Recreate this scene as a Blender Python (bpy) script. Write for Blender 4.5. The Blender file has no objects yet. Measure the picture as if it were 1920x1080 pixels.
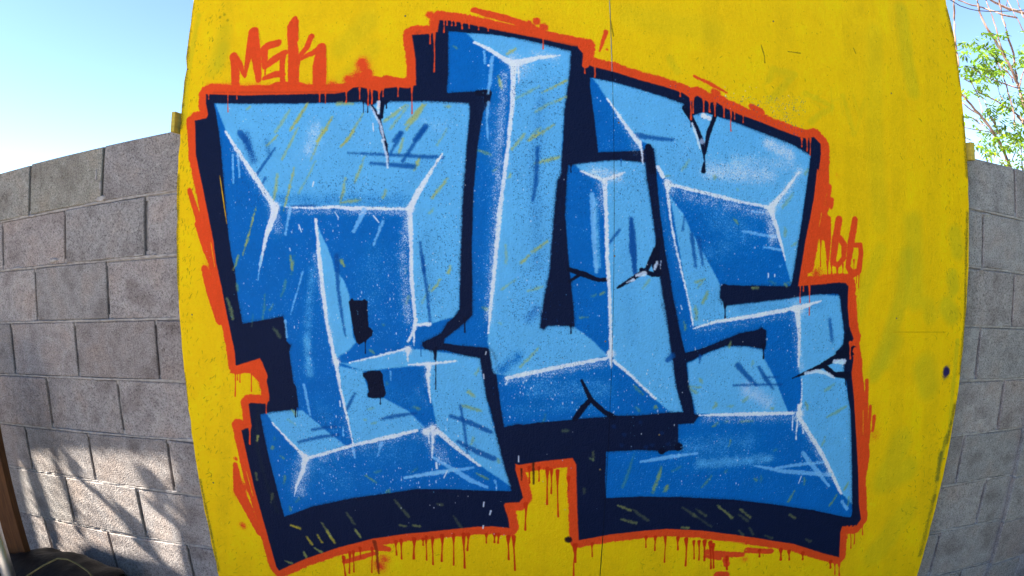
import bpy, bmesh, math, random
import numpy as np
from mathutils import Vector, Matrix

scene = bpy.context.scene
COL = scene.collection
R = math.radians

# ------------------------------------------------------------------ camera (wide action camera lens)
K1, K3, K5 = 0.80012, 0.05139, -0.014976
PITCH, YAW, ROLL = -0.085674, 0.018404, -0.003351
CAM = Vector((0.0, 0.0, 1.544))
WALL_Y = 1.8185            # front face of the block wall
BOARD_Y = 1.7483           # front face of the painted board
def _rot():
    cp, sp = math.cos(PITCH), math.sin(PITCH); cy, sy = math.cos(YAW), math.sin(YAW); cr, sr = math.cos(ROLL), math.sin(ROLL)
    Rr = np.array([[cr, 0, sr], [0, 1, 0], [-sr, 0, cr]])
    Rp = np.array([[1, 0, 0], [0, cp, -sp], [0, sp, cp]])
    Ry = np.array([[cy, -sy, 0], [sy, cy, 0], [0, 0, 1]])
    return Ry @ Rp @ Rr
RM = _rot()
cam = bpy.data.cameras.new('camera')
cam.type = 'PANO'; cam.panorama_type = 'FISHEYE_LENS_POLYNOMIAL'
cam.sensor_width = 36.0; cam.sensor_height = 20.25
cam.fisheye_fov = math.pi
cam.fisheye_polynomial_k0 = 0.0
cam.fisheye_polynomial_k1 = -0.04455944745084366
cam.fisheye_polynomial_k2 = 4.8277758913859014e-05
cam.fisheye_polynomial_k3 = -1.5739670353626785e-05
cam.fisheye_polynomial_k4 = 3.976604520488576e-07
cam.clip_start = 0.01; cam.clip_end = 2000
co = bpy.data.objects.new('camera', cam); COL.objects.link(co); scene.camera = co
m = Matrix.Identity(4)
for i in range(3):
    m[i][0] = RM[i, 0]; m[i][1] = RM[i, 2]; m[i][2] = -RM[i, 1]; m[i][3] = CAM[i]
co.matrix_world = m

def ray(px, py):
    px = np.asarray(px, float); py = np.asarray(py, float)
    dx = (px - 960) / 960; dy = -(py - 540) / 960
    r = np.hypot(dx, dy) + 1e-9
    th = K1 * r + K3 * r**3 + K5 * r**5
    s = np.sin(th) / r
    v = np.stack([dx * s, np.cos(th), dy * s], -1)
    return v @ RM.T
def at(px, py, y):
    """point on the vertical plane y seen along a viewing direction measured in the photograph"""
    d = ray(px, py); t = (y - CAM.y) / d[..., 1]
    return Vector((CAM.x + t * d[..., 0], y, CAM.z + t * d[..., 2]))

# ------------------------------------------------------------------ sky, sun, exposure
SUN_EL, SUN_AZ = 35.0, 253.5        # azimuth clockwise from +Y: the sun stands to the left
world = bpy.data.worlds.new("World"); scene.world = world; world.use_nodes = True
wn = world.node_tree.nodes; wl = world.node_tree.links
sky = wn.new('ShaderNodeTexSky'); sky.sky_type = 'NISHITA'; sky.sun_disc = False
sky.sun_elevation = R(SUN_EL); sky.sun_rotation = R(SUN_AZ)
sky.air_density = 1.0; sky.dust_density = 0.2; sky.ozone_density = 2.8; sky.altitude = 1800
wl.new(sky.outputs[0], wn['Background'].inputs[0]); wn['Background'].inputs[1].default_value = 0.055
sl = bpy.data.lights.new('sun', 'SUN'); sl.energy = 5.0; sl.angle = R(0.53); sl.color = (1.0, 0.90, 0.76)
so = bpy.data.objects.new('sun', sl); COL.objects.link(so)
sd = Vector((math.sin(R(SUN_AZ)) * math.cos(R(SUN_EL)), math.cos(R(SUN_AZ)) * math.cos(R(SUN_EL)), math.sin(R(SUN_EL))))
so.rotation_euler = (-sd).to_track_quat('-Z', 'Y').to_euler(); so.location = (-6, -4, 6)
vs = scene.view_settings
vs.view_transform = 'Standard'; vs.look = 'None'; vs.gamma = 1.0; vs.use_curve_mapping = False
vs.exposure = 2.68
WB = 0
if WB:
    vs.use_white_balance = True; vs.white_balance_temperature = WB; vs.white_balance_tint = 10
scene.cycles.max_bounces = 8; scene.cycles.diffuse_bounces = 4
scene.cycles.use_denoising = True

# ------------------------------------------------------------------ helpers
def srgb(*c):
    c = np.array(c, float) / 255
    return np.where(c <= .04045, c / 12.92, ((c + .055) / 1.055) ** 2.4)
def new_mat(name):
    mt = bpy.data.materials.new(name); mt.use_nodes = True
    nt = mt.node_tree; b = nt.nodes['Principled BSDF']
    return mt, nt, b
def N(nt, typ, **kw):
    n = nt.nodes.new(typ)
    for k, v in kw.items():
        if k.startswith('i_'):
            key = k[2:]; key = int(key) if key.isdigit() else key.replace('_', ' ')
            n.inputs[key].default_value = v
        else: setattr(n, k, v)
    return n
def ramp(nt, src, stops):
    r = nt.nodes.new('ShaderNodeValToRGB'); nt.links.new(src, r.inputs[0])
    e = r.color_ramp.elements
    while len(e) < len(stops): e.new(0.5)
    for k, (p, c) in enumerate(stops):
        e[k].position = p; e[k].color = (*c, 1) if len(c) == 3 else c
    return r
def mesh_obj(name, verts, faces, mat=None, parent=None, smooth=False):
    me = bpy.data.meshes.new(name); me.from_pydata([tuple(v) for v in verts], [], faces); me.update()
    return link(name, me, mat, parent, smooth)
def link(name, me, mat=None, parent=None, smooth=False):
    if mat is not None and not me.materials: me.materials.append(mat)
    if smooth:
        for p in me.polygons: p.use_smooth = True
    o = bpy.data.objects.new(name, me); COL.objects.link(o)
    if parent is not None: o.parent = parent
    return o
def bm_obj(name, bm, mat=None, parent=None, smooth=False):
    me = bpy.data.meshes.new(name); bmesh.ops.recalc_face_normals(bm, faces=bm.faces); bm.to_mesh(me); bm.free()
    return link(name, me, mat, parent, smooth)
def empty(name, loc=(0, 0, 0)):
    o = bpy.data.objects.new(name, None); COL.objects.link(o); o.location = loc
    return o
def tag(o, label=None, cat=None, group=None, kind=None):
    if label: o['label'] = label
    if cat: o['category'] = cat
    if group: o['group'] = group
    if kind: o['kind'] = kind
    return o
def tube(bm, pts, rad, seg=6, cap=True):
    pts = [Vector(p) for p in pts]; n = len(pts)
    rad = list(rad) if hasattr(rad, '__len__') else [rad] * n
    rings = []; up = Vector((0, 0, 1))
    for i, p in enumerate(pts):
        d = (pts[min(i + 1, n - 1)] - pts[max(i - 1, 0)]).normalized()
        a = d.cross(up)
        if a.length < 1e-3: a = d.cross(Vector((1, 0, 0)))
        a.normalize(); b = d.cross(a).normalized()
        rings.append([bm.verts.new(p + (a * math.cos(2 * math.pi * k / seg) + b * math.sin(2 * math.pi * k / seg)) * rad[i]) for k in range(seg)])
    for i in range(n - 1):
        for k in range(seg):
            bm.faces.new((rings[i][k], rings[i][(k + 1) % seg], rings[i + 1][(k + 1) % seg], rings[i + 1][k]))
    if cap:
        bm.faces.new(rings[0][::-1]); bm.faces.new(rings[-1])
def box(bm, x0, x1, y0, y1, z0, z1, bev=0.0):
    vs_ = [bm.verts.new(p) for p in ((x0, y0, z0), (x1, y0, z0), (x1, y1, z0), (x0, y1, z0), (x0, y0, z1), (x1, y0, z1), (x1, y1, z1), (x0, y1, z1))]
    fs = [bm.faces.new([vs_[i] for i in f]) for f in ((0, 3, 2, 1), (4, 5, 6, 7), (0, 1, 5, 4), (1, 2, 6, 5), (2, 3, 7, 6), (3, 0, 4, 7))]
    if bev:
        es = list({e for f in fs for e in f.edges})
        bmesh.ops.bevel(bm, geom=es, offset=bev, segments=1, affect='EDGES')

# ------------------------------------------------------------------ the painting on the board, worked out as a pigment map in board millimetres
BX0, BX1, BZ0, BZ1 = -1.10, 1.56, 0.06, 2.58
PXM = 0.00125
TW, TH = int((BX1 - BX0) / PXM), int((BZ1 - BZ0) / PXM)
rng = np.random.default_rng(7)

def lattice(h, w, cell, seed=None):
    r = np.random.default_rng(seed) if seed is not None else rng
    gh, gw = int(h / cell) + 3, int(w / cell) + 3
    g = r.random((gh, gw)).astype(np.float32)
    y = np.arange(h, dtype=np.float32) / cell; x = np.arange(w, dtype=np.float32) / cell
    yi = y.astype(int); xi = x.astype(int); fy = (y - yi)[:, None]; fx = (x - xi)[None, :]
    fy = fy * fy * (3 - 2 * fy); fx = fx * fx * (3 - 2 * fx)
    a = g[yi][:, xi]; b = g[yi][:, xi + 1]; c = g[yi + 1][:, xi]; d = g[yi + 1][:, xi + 1]
    return (a * (1 - fx) + b * fx) * (1 - fy) + (c * (1 - fx) + d * fx) * fy
NF = rng.random((TH, TW)).astype(np.float32)              # grain of single droplets
N2 = lattice(TH, TW, 2.2) - .5
N5 = lattice(TH, TW, 5) - .5
N14 = lattice(TH, TW, 14) - .5
N40 = lattice(TH, TW, 40) - .5
N120 = lattice(TH, TW, 120) - .5
GR = .72 * NF + .28 * (lattice(TH, TW, 2.1))              # droplet threshold field
CL = N40 * .7 + N120 * .9
EDGE = N5 * .8 + N2 * .8 + N14 * .55

IMG = np.empty((TH, TW, 3), np.float32)

def b2p(pts):
    """photo measure -> board pixel (x right, y up)"""
    p = np.asarray(pts, float).reshape(-1, 2)
    d = ray(p[:, 0], p[:, 1]); t = BOARD_Y / d[:, 1]
    return np.stack([(t * d[:, 0] - BX0) / PXM, (CAM.z + t * d[:, 2] - BZ0) / PXM], 1)
def dens(pts, closed=False, step=60):
    p = [tuple(q) for q in np.asarray(pts, float).reshape(-1, 2)]
    if closed: p = p + [p[0]]
    o = [p[0]]
    for a, b in zip(p[:-1], p[1:]):
        n = max(1, int(math.hypot(b[0] - a[0], b[1] - a[1]) / step))
        for k in range(1, n + 1): o.append((a[0] + (b[0] - a[0]) * k / n, a[1] + (b[1] - a[1]) * k / n))
    return o[:-1] if closed else o
def scale_at(p):
    q = b2p([(p[0] - 5, p[1]), (p[0] + 5, p[1]), (p[0], p[1] - 5), (p[0], p[1] + 5)])
    return (np.hypot(*(q[1] - q[0])) + np.hypot(*(q[3] - q[2]))) / 20
def z(name, *pts):
    """points read off an enlargement: name = which one"""
    ox, oy, s = ZM[name]
    a = np.asarray(pts, float).reshape(-1, 2)
    return [(ox + x / s, oy + y / s) for x, y in a]
ZM = dict(A=(330, 0, 4), B=(720, 0, 4), C=(1080, 40, 3.4286), D=(330, 240, 4), E=(720, 240, 4), F=(1160, 300, 4), G=(330, 480, 4), H=(720, 480, 4),
          I=(1200, 500, 4), J=(360, 700, 4), K=(780, 700, 4), L=(1200, 720, 4), M=(380, 850, 4.696), NN=(760, 850, 4.696), O=(1060, 850, 4.696),
          Q=(1360, 850, 4.696), T=(1600, 0, 4.5), U=(1600, 220, 3.857), V=(1600, 480, 3.6), W=(1600, 760, 3.375), P=(0, 0, 1))
def window(p, mgn):
    x0 = max(0, int(p[:, 0].min() - mgn)); x1 = min(TW, int(p[:, 0].max() + mgn) + 2)
    y0 = max(0, int(p[:, 1].min() - mgn)); y1 = min(TH, int(p[:, 1].max() + mgn) + 2)
    return x0, x1, y0, y1
def lay(x0, x1, y0, y1, a, c):
    s = IMG[y0:y1, x0:x1]
    s += (np.asarray(c, np.float32) / 255 - s) * a[..., None]
def poly(pts, c, soft=1.2, rough=1.6, alpha=1.0, grain=0.0):
    p = b2p(dens(pts, True)); x0, x1, y0, y1 = window(p, 8 + soft * 3 + rough * 2)
    if x1 <= x0 or y1 <= y0: return
    X = np.arange(x0, x1, dtype=np.float32)[None, :]; Y = np.arange(y0, y1, dtype=np.float32)[:, None]
    ins = np.zeros((y1 - y0, x1 - x0), bool); band = 10 + soft * 3 + rough * 2
    d2 = np.full((y1 - y0, x1 - x0), 1e6, np.float32)
    n = len(p)
    for i in range(n):
        ax, ay = p[i]; bx, by = p[(i + 1) % n]
        if ay != by:
            r0, r1 = sorted((ay, by)); ya = max(0, int(math.ceil(r0 - y0))); yb = min(y1 - y0, int(math.ceil(r1 - y0)))
            if yb > ya:
                yy = Y[ya:yb]; xc = ax + (yy - ay) * (bx - ax) / (by - ay)
                ins[ya:yb] ^= (X < xc)
        wx0 = max(x0, int(min(ax, bx) - band)); wx1 = min(x1, int(max(ax, bx) + band)); wy0 = max(y0, int(min(ay, by) - band)); wy1 = min(y1, int(max(ay, by) + band))
        if wx1 <= wx0 or wy1 <= wy0: continue
        L2 = (bx - ax) ** 2 + (by - ay) ** 2 + 1e-9
        xs = np.arange(wx0, wx1, dtype=np.float32)[None, :] - ax; ys = np.arange(wy0, wy1, dtype=np.float32)[:, None] - ay
        t = np.clip((xs * (bx - ax) + ys * (by - ay)) / L2, 0, 1)
        dd = (xs - t * (bx - ax)) ** 2 + (ys - t * (by - ay)) ** 2
        v = d2[wy0 - y0:wy1 - y0, wx0 - x0:wx1 - x0]; np.minimum(v, dd, out=v)
    sd_ = np.sqrt(d2); sd_ = np.where(ins, sd_, -sd_)
    sd_ += EDGE[y0:y1, x0:x1] * rough
    a = np.clip(.5 + sd_ / (2 * soft), 0, 1)
    if grain: a = a * (1 - grain) + grain * np.clip((a * 1.15 - GR[y0:y1, x0:x1]) * 5 + .5, 0, 1) * (a > 0)
    lay(x0, x1, y0, y1, a * alpha, c)
def stroke(pts, w, c, soft=1.2, rough=1.5, alpha=1.0, grain=0.0, smooth=True):
    """w: width(s) in photo pixels along the stroke; grain>0 turns the edge into loose droplets"""
    pts = dens(pts, False, 40)
    raw = np.asarray(pts, float)
    if hasattr(w, '__len__'):
        u = np.linspace(0, 1, len(w)); seg = np.r_[0, np.cumsum(np.hypot(*np.diff(raw, axis=0).T))]; seg /= seg[-1] + 1e-9
        ws = np.interp(seg, u, w)
    else: ws = np.full(len(raw), float(w))
    p = b2p(raw); sc = np.array([scale_at(q) for q in raw[::max(1, len(raw) // 4)]]).mean()
    ws = ws * sc / 2
    mg = ws.max() + soft * 3 + rough * 2 + 4
    x0, x1, y0, y1 = window(p, mg)
    if x1 <= x0 or y1 <= y0: return
    a = np.zeros((y1 - y0, x1 - x0), np.float32)
    for i in range(len(p) - 1):
        ax, ay = p[i]; bx, by = p[i + 1]
        wx0 = max(x0, int(min(ax, bx) - mg)); wx1 = min(x1, int(max(ax, bx) + mg) + 1); wy0 = max(y0, int(min(ay, by) - mg)); wy1 = min(y1, int(max(ay, by) + mg) + 1)
        if wx1 <= wx0 or wy1 <= wy0: continue
        L2 = (bx - ax) ** 2 + (by - ay) ** 2 + 1e-9
        xs = np.arange(wx0, wx1, dtype=np.float32)[None, :] - ax; ys = np.arange(wy0, wy1, dtype=np.float32)[:, None] - ay
        t = np.clip((xs * (bx - ax) + ys * (by - ay)) / L2, 0, 1)
        dd = np.sqrt((xs - t * (bx - ax)) ** 2 + (ys - t * (by - ay)) ** 2)
        e = (ws[i] + (ws[i + 1] - ws[i]) * t) - dd + EDGE[wy0:wy1, wx0:wx1] * rough
        v = a[wy0 - y0:wy1 - y0, wx0 - x0:wx1 - x0]
        np.maximum(v, np.clip(.5 + e / (2 * soft), 0, 1), out=v)
    if grain: a = a * (1 - grain) + grain * np.clip((a * 1.2 - GR[y0:y1, x0:x1]) * 6 + .3, 0, 1) * (a > 0.001)
    lay(x0, x1, y0, y1, a * alpha, c)
def mist(pts, w, c, dens_=.5, alpha=1.0, seed=0):
    """loose overspray: droplets whose number falls off from the line"""
    raw = np.asarray(dens(pts, False, 40), float); p = b2p(raw); sc = scale_at(raw[len(raw) // 2]); W_ = w * sc
    x0, x1, y0, y1 = window(p, W_ * 1.6)
    if x1 <= x0 or y1 <= y0: return
    d2 = np.full((y1 - y0, x1 - x0), 1e9, np.float32)
    X = np.arange(x0, x1, dtype=np.float32)[None, :]; Y = np.arange(y0, y1, dtype=np.float32)[:, None]
    for i in range(max(1, len(p) - 1)):
        ax, ay = p[i]; bx, by = p[min(i + 1, len(p) - 1)]; L2 = (bx - ax) ** 2 + (by - ay) ** 2 + 1e-9
        t = np.clip(((X - ax) * (bx - ax) + (Y - ay) * (by - ay)) / L2, 0, 1)
        np.minimum(d2, (X - ax - t * (bx - ax)) ** 2 + (Y - ay - t * (by - ay)) ** 2, out=d2)
    f = np.exp(-d2 / (W_ * .75) ** 2) * dens_ * (1 + .5 * N14[y0:y1, x0:x1])
    g = np.roll(np.roll(GR, 37 * (seed + 1), 0), 91 * (seed + 1), 1)[y0:y1, x0:x1]
    a = np.clip((f - g * .92) * 7 + .2, 0, 1) * .8 + np.clip(f, 0, 1) * .28
    lay(x0, x1, y0, y1, np.clip(a, 0, 1) * alpha, c)
def blob(x, y, r, c, soft=1.5, rough=2.0, alpha=1.0, grain=0.0):
    stroke([(x, y), (x + .6, y + .4)], 2 * r, c, soft, rough, alpha, grain)
def drip(x, y, ln, c, w=4.5, lean=0.0):
    w = w * rng.uniform(.72, 1.12); j = lambda: rng.normal(0, .32) * min(1, ln / 30)
    stroke([(x, y - 2), (x + j(), y + ln * .3), (x + lean * ln * .5 + j(), y + ln * .6), (x + lean * ln + j(), y + ln)], [w * 2.0, w * .95, w * .7, w * .62, w * .62, w * .75, w * 1.0], c, .9, .8)
def specks(poly_px, n, c, r=(.5, 1.4), alpha=.9, elong=0.0, seed=1):
    """scattered droplets inside a photo-space box (x0,y0,x1,y1)"""
    r_ = np.random.default_rng(seed)
    x0, y0, x1, y1 = poly_px
    P_ = b2p(np.stack([r_.uniform(x0, x1, n), r_.uniform(y0, y1, n)], 1))
    col = np.asarray(c, np.float32) / 255
    keep = r_.random(n)
    for (x, y), q, kp in zip(P_, r_.random(n), keep):
        if 0 <= x < TW and 0 <= y < TH and kp > .35 + 1.5 * max(0, .35 + CL[int(y), int(x)] * 2.2): continue
        if 0 <= x < TW and 0 <= y < TH and IMG[int(y), int(x)].sum() < .62 and kp > .07: continue
        rad = r[0] + (r[1] - r[0]) * q ** 3; rad /= 1.0; ly = rad * (1 + elong * r_.random())
        xa, xb, ya, yb = int(x - rad - 2), int(x + rad + 3), int(y - ly - 2), int(y + ly + 3)
        if xa < 0 or ya < 0 or xb >= TW or yb >= TH: continue
        X = np.arange(xa, xb)[None, :] - x; Y = np.arange(ya, yb)[:, None] - y
        a = np.clip(1.2 - np.sqrt((X / rad) ** 2 + (Y / ly) ** 2), 0, 1) * alpha
        s = IMG[ya:yb, xa:xb]; s += (col - s) * np.minimum(a * 2, alpha)[..., None]

YEL, YEL2, GHOST = (237, 195, 8), (226, 183, 12), (188, 176, 30)
NAVY, ORA, ORAD = (13, 25, 55), (220, 72, 30), (168, 60, 34)
DB, LB, WH = (0, 99, 180), (92, 174, 227), (214, 223, 242)
MB, OLV = (10, 76, 148), (172, 174, 84)
INK = (11, 19, 43)

# yellow ground coat with thin patches and old work showing through
f = np.clip(.62 + N120 * .45 + N40 * .2 + .10 * np.sin(np.arange(TW, dtype=np.float32) * .045 + 4 * N120[TH // 2])[None, :], 0, 1)[..., None]
IMG[:] = (np.asarray(YEL, np.float32) * f + np.asarray(YEL2, np.float32) * (1 - f)) / 255
for (pts, w, a_) in [([(1440, 150), (1450, 130), (1490, 140), (1440, 190)], 12, .25), ([(1510, 175), (1560, 200), (1520, 230)], 10, .25), ([(1580, 180), (1600, 250)], 10, .22),
                   ([(1690, 20), (1700, 110), (1712, 170)], 26, .35), ([(1700, 480), (1690, 560), (1665, 640), (1640, 700)], 30, .45), ([(1640, 60), (1640, 250), (1650, 420)], 34, .16),
                   ([(1712, 420), (1716, 560)], 40, .35), ([(1733, 690), (1740, 725)], 44, .4), ([(1790, 440), (1795, 470)], 30, .4), ([(1785, 520), (1788, 540)], 26, .5), ([(1775, 575), (1785, 590)], 34, .5), ([(1740, 575), (1745, 590)], 30, .3),
                   ([(1680, 640), (1660, 680)], 30, .3), ([(1650, 470), (1615, 560), (1600, 600)], 30, .25), ([(1690, 830), (1660, 900), (1700, 880)], 44, .35), ([(1700, 960), (1640, 1040)], 40, .22),
                   ([(1255, 110), (1270, 135)], 14, .25), ([(690, 40), (640, 90)], 40, .18), ([(420, 60), (400, 130)], 30, .25), ([(372, 30), (352, 140), (345, 230)], 10, .35), ([(1795, 640), (1780, 800), (1765, 860)], 8, .45),
                   ([(1180, 30), (1340, 60)], 50, .12), ([(365, 300), (372, 420)], 12, .2), ([(420, 90), (412, 120)], 22, .3), ([(640, 150), (700, 90)], 30, .15)]:
    stroke(pts, w, GHOST, soft=w * .35, rough=6, alpha=a_ * 1.0 + .12)
    
for pts, w in [([(1442, 190), (1430, 160), (1460, 140), (1480, 150), (1470, 175), (1445, 185), (1470, 215)], 5), ([(1490, 185), (1488, 210), (1505, 205), (1508, 180)], 5), ([(1540, 175), (1520, 190), (1545, 205), (1520, 222)], 5),
               ([(1558, 165), (1560, 215)], 5), ([(1560, 190), (1575, 185), (1580, 215)], 5), ([(1600, 180), (1610, 215), (1622, 185), (1605, 250)], 5)]:
    stroke(pts, w, (204, 182, 24), 3.5, 3, .36)
stroke(z('V', (270, 515), (620, 515)), 1.6, (190, 150, 0), 1, .5, .8)
for pts in [([(1145, 40), (1150, 68)],), ([(1427, 85), (1433, 105), (1434, 118)],), ([(1600, 90), (1604, 100)],), ([(1478, 97), (1500, 100)],)]:
    stroke(pts[0], 2, (120, 100, 20), .8, 1.4, .8)

# green-black grain chips where the board strands show, thick near the ragged edges
r_ = np.random.default_rng(3)
def chips(n, box_, dark, ang, spread, ln, wd=1.0, a_=.8, seed=1):
    q = np.random.default_rng(seed); x0, y0, x1, y1 = box_
    for _ in range(n):
        x, y = q.uniform(x0, x1), q.uniform(y0, y1); an = math.radians(q.normal(ang, spread)); l_ = q.uniform(*ln) * .8
        stroke([(x, y), (x + math.cos(an) * l_ * .6 + q.normal(0, .5), y - math.sin(an) * l_ * .6), (x + math.cos(an) * l_, y - math.sin(an) * l_)], [wd * .6, wd, wd * .4], dark, .7, .5, a_ * q.uniform(.15, .9))
CH = (96, 84, 16)
chips(70, (350, 0, 430, 300), CH, 70, 25, (2, 7), 1.1, .8, 1); chips(60, (338, 250, 370, 640), CH, 75, 22, (3, 12), 1.1, .7, 2)
chips(90, (350, 640, 440, 1075), CH, 60, 35, (3, 11), 1.1, .75, 3); chips(50, (420, 1000, 620, 1079), CH, 50, 40, (3, 10), 1., .6, 4)
chips(60, (1690, 0, 1790, 320), CH, 100, 22, (3, 10), 1.1, .8, 5); chips(110, (1740, 300, 1812, 900), CH, 95, 25, (2, 9), 1., .7, 6)
chips(110, (1610, 760, 1770, 1075), CH, 60, 35, (3, 9), 1., .65, 7); chips(60, (1500, 0, 1700, 250), CH, 95, 30, (2, 6), 1., .6, 8)
chips(50, (430, 0, 1100, 60), CH, 80, 30, (2, 5), 1., .6, 9); chips(60, (1200, 60, 1600, 240), CH, 80, 50, (1.5, 4), 1., .6, 10)
chips(70, (700, 1000, 1600, 1078), CH, 60, 40, (3, 8), 1., .5, 11)
mist([(1764, 850), (1757, 900)], 7, (104, 104, 40), .8, .8); mist([(1772, 820), (1750, 940)], 5, (120, 116, 40), .5, .8)
for pts, w in [([(334, 330), (332, 460), (334, 560)], 5), ([(352, 90), (346, 160), (338, 240)], 6), ([(360, 10), (352, 80)], 5), ([(345, 700), (352, 760)], 4), ([(1776, 20), (1792, 90), (1801, 160)], 6), ([(1806, 220), (1813, 330)], 6), ([(1813, 400), (1809, 600), (1800, 700)], 5), ([(1790, 760), (1775, 830)], 6), ([(1752, 930), (1725, 1040)], 6), ([(375, 900), (398, 1010), (410, 1070)], 4), ([(350, 60), (346, 110)], 6)]:
    mist(pts, w, (98, 92, 34), .62, .85, int(pts[0][1]) % 9)
for x, y, a_ in [(420, 28, 1), (412, 32, 1), (426, 38, .8)]: blob(x, y, 2.2, (96, 86, 20), 2, 3, .5)
for bx_, n_c, an_, sp_ in [((336, 260, 362, 640), 110, 78, 14), ((350, 640, 420, 1070), 130, 60, 35), ((350, 0, 420, 230), 90, 72, 20), ((1740, 0, 1800, 330), 120, 100, 16), ((1770, 330, 1812, 760), 110, 95, 20), ((1690, 760, 1775, 1070), 130, 62, 35), ((420, 1020, 900, 1079), 70, 55, 40), ((1200, 1040, 1560, 1079), 50, 55, 40), ((1200, 100, 1520, 200), 50, 95, 25)]: chips(n_c, bx_, (84, 74, 18), an_, sp_, (2, 9), .9, .8, n_c + 3)
for x_, w_, a_ in [(425, 26, .10), (560, 40, .07), (690, 34, .08), (1230, 50, .08), (1330, 30, .10), (1470, 40, .08), (1600, 46, .10), (1680, 30, .12), (1745, 30, .12)]: stroke([(x_, -20), (x_ + 6, 300), (x_ + 2, 700), (x_ - 12, 1079)], w_, (205, 172, 18), w_ * .2, 5, a_ * 2.2)
specks((340, 0, 1810, 1079), 5200, (120, 100, 14), (.5, 1.2), .7, 0, 41)
for bx_, n_c, an_ in [((340, 0, 760, 160), 60, 60), ((1540, 260, 1800, 760), 150, 35), ((1610, 760, 1770, 1075), 120, 40), ((350, 640, 430, 1060), 60, 50)]: chips(n_c, bx_, (255, 222, 60), an_, 30, (4, 12), .9, .5, n_c)

# ---- orange halo and navy silhouette
SIL = ([(386, 177), (420, 178), (455, 179.5), (630, 176), (652, 172), (662, 165), (675, 164), (690, 167), (712, 172), (722, 166), (742, 164), (765, 166), (780, 160), (779, 112), (772, 66), (805, 64), (820, 60), (824, 38), (845, 39),
        (880, 46), (945, 60), (1007, 72), (1070, 86), (1097, 90), (1092, 112), (1097, 120), (1110, 125), (1150, 135), (1200, 151), (1243, 162.5), (1278, 174), (1296, 186), (1307, 180), (1328, 192), (1342, 192), (1360, 203), (1386, 215),
        (1430, 231), (1459, 243), (1497, 257), (1512, 260), (1526, 257), (1538, 270), (1539, 288), (1535, 320), (1532, 317), (1525, 375), (1510, 450), (1499, 517), (1496, 537), (1535, 534), (1572, 530), (1585, 531), (1590, 537),
        (1589, 575), (1592, 612), (1600, 635), (1594, 647), (1600, 672), (1596, 700), (1600, 737), (1602, 770), (1605, 820), (1609, 895), (1610, 945), (1614, 974), (1604, 988), (1579, 987), (1575, 999), (1573, 1045),
        (1541, 1037), (1488, 1020), (1424, 1010), (1379, 1003), (1315, 995), (1252, 991.6), (1209, 995), (1145, 1002), (1085, 1013), (1083, 978), (1081, 914), (1080, 871), (1073, 859), (1054, 861), (1015, 865), (973, 872), (966, 870),
        (966, 882), (973, 907), (980, 933), (973, 942), (947, 943), (944, 948), (952, 971), (955, 990), (922, 987), (888, 988), (824, 995), (760, 1001), (699, 1010), (636, 1026), (572, 1048), (523, 1070), (518, 1063), (499, 995), (476, 912),
        (462, 850), (452.5, 807.5), (460, 804), (470, 802), (471, 795), (466, 758), (470, 756), (497, 757.5), (505, 752), (505, 742), (500, 715), (502, 705), (492, 680), (487, 672), (442, 686), (440, 660), (430, 612), (415, 537),
        (405, 492), (400, 452), (390, 402), (380, 352), (367, 290), (366, 240), (365, 227), (387, 222), (390, 215), (386, 195)])
def at_idx(a, b): return SIL[a:b]
def halo(pts, w): stroke(pts, w, ORA, 1.6, 2.6, 1.0)
stroke(SIL + [SIL[0]], 29, ORA, 1.5, 3.6)
for k in range(0, len(SIL) - 3, 3): mist(SIL[k:k + 4], 15, ORA, .26, .9, k % 9)
stroke([(822, 30), (845, 34), (945, 54), (1020, 68), (1095, 84), (1104, 84)], 22, ORA, 1.5, 3); blob(806, 28, 7, ORA, 2.5, 3)
stroke([(395, 168), (440, 172), (640, 170)], 22, ORA, 1.5, 3); stroke([(356, 226), (362, 300), (378, 380), (396, 470), (424, 600), (441, 690)], 16, ORA, 1.6, 3)
stroke([(386, 172), (380, 186), (383, 208)], 14, ORA, 1.6, 2)
stroke([(1545, 275), (1545, 330), (1530, 420), (1516, 500)], 22, ORA, 1.6, 4); stroke([(1597, 560), (1602, 640), (1608, 680), (1610, 800), (1618, 960)], 17, ORA, 1.6, 3)
poly([(440, 682), (492, 672), (500, 700), (506, 745), (495, 745), (488, 720), (470, 700), (430, 700)], ORA)
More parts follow.
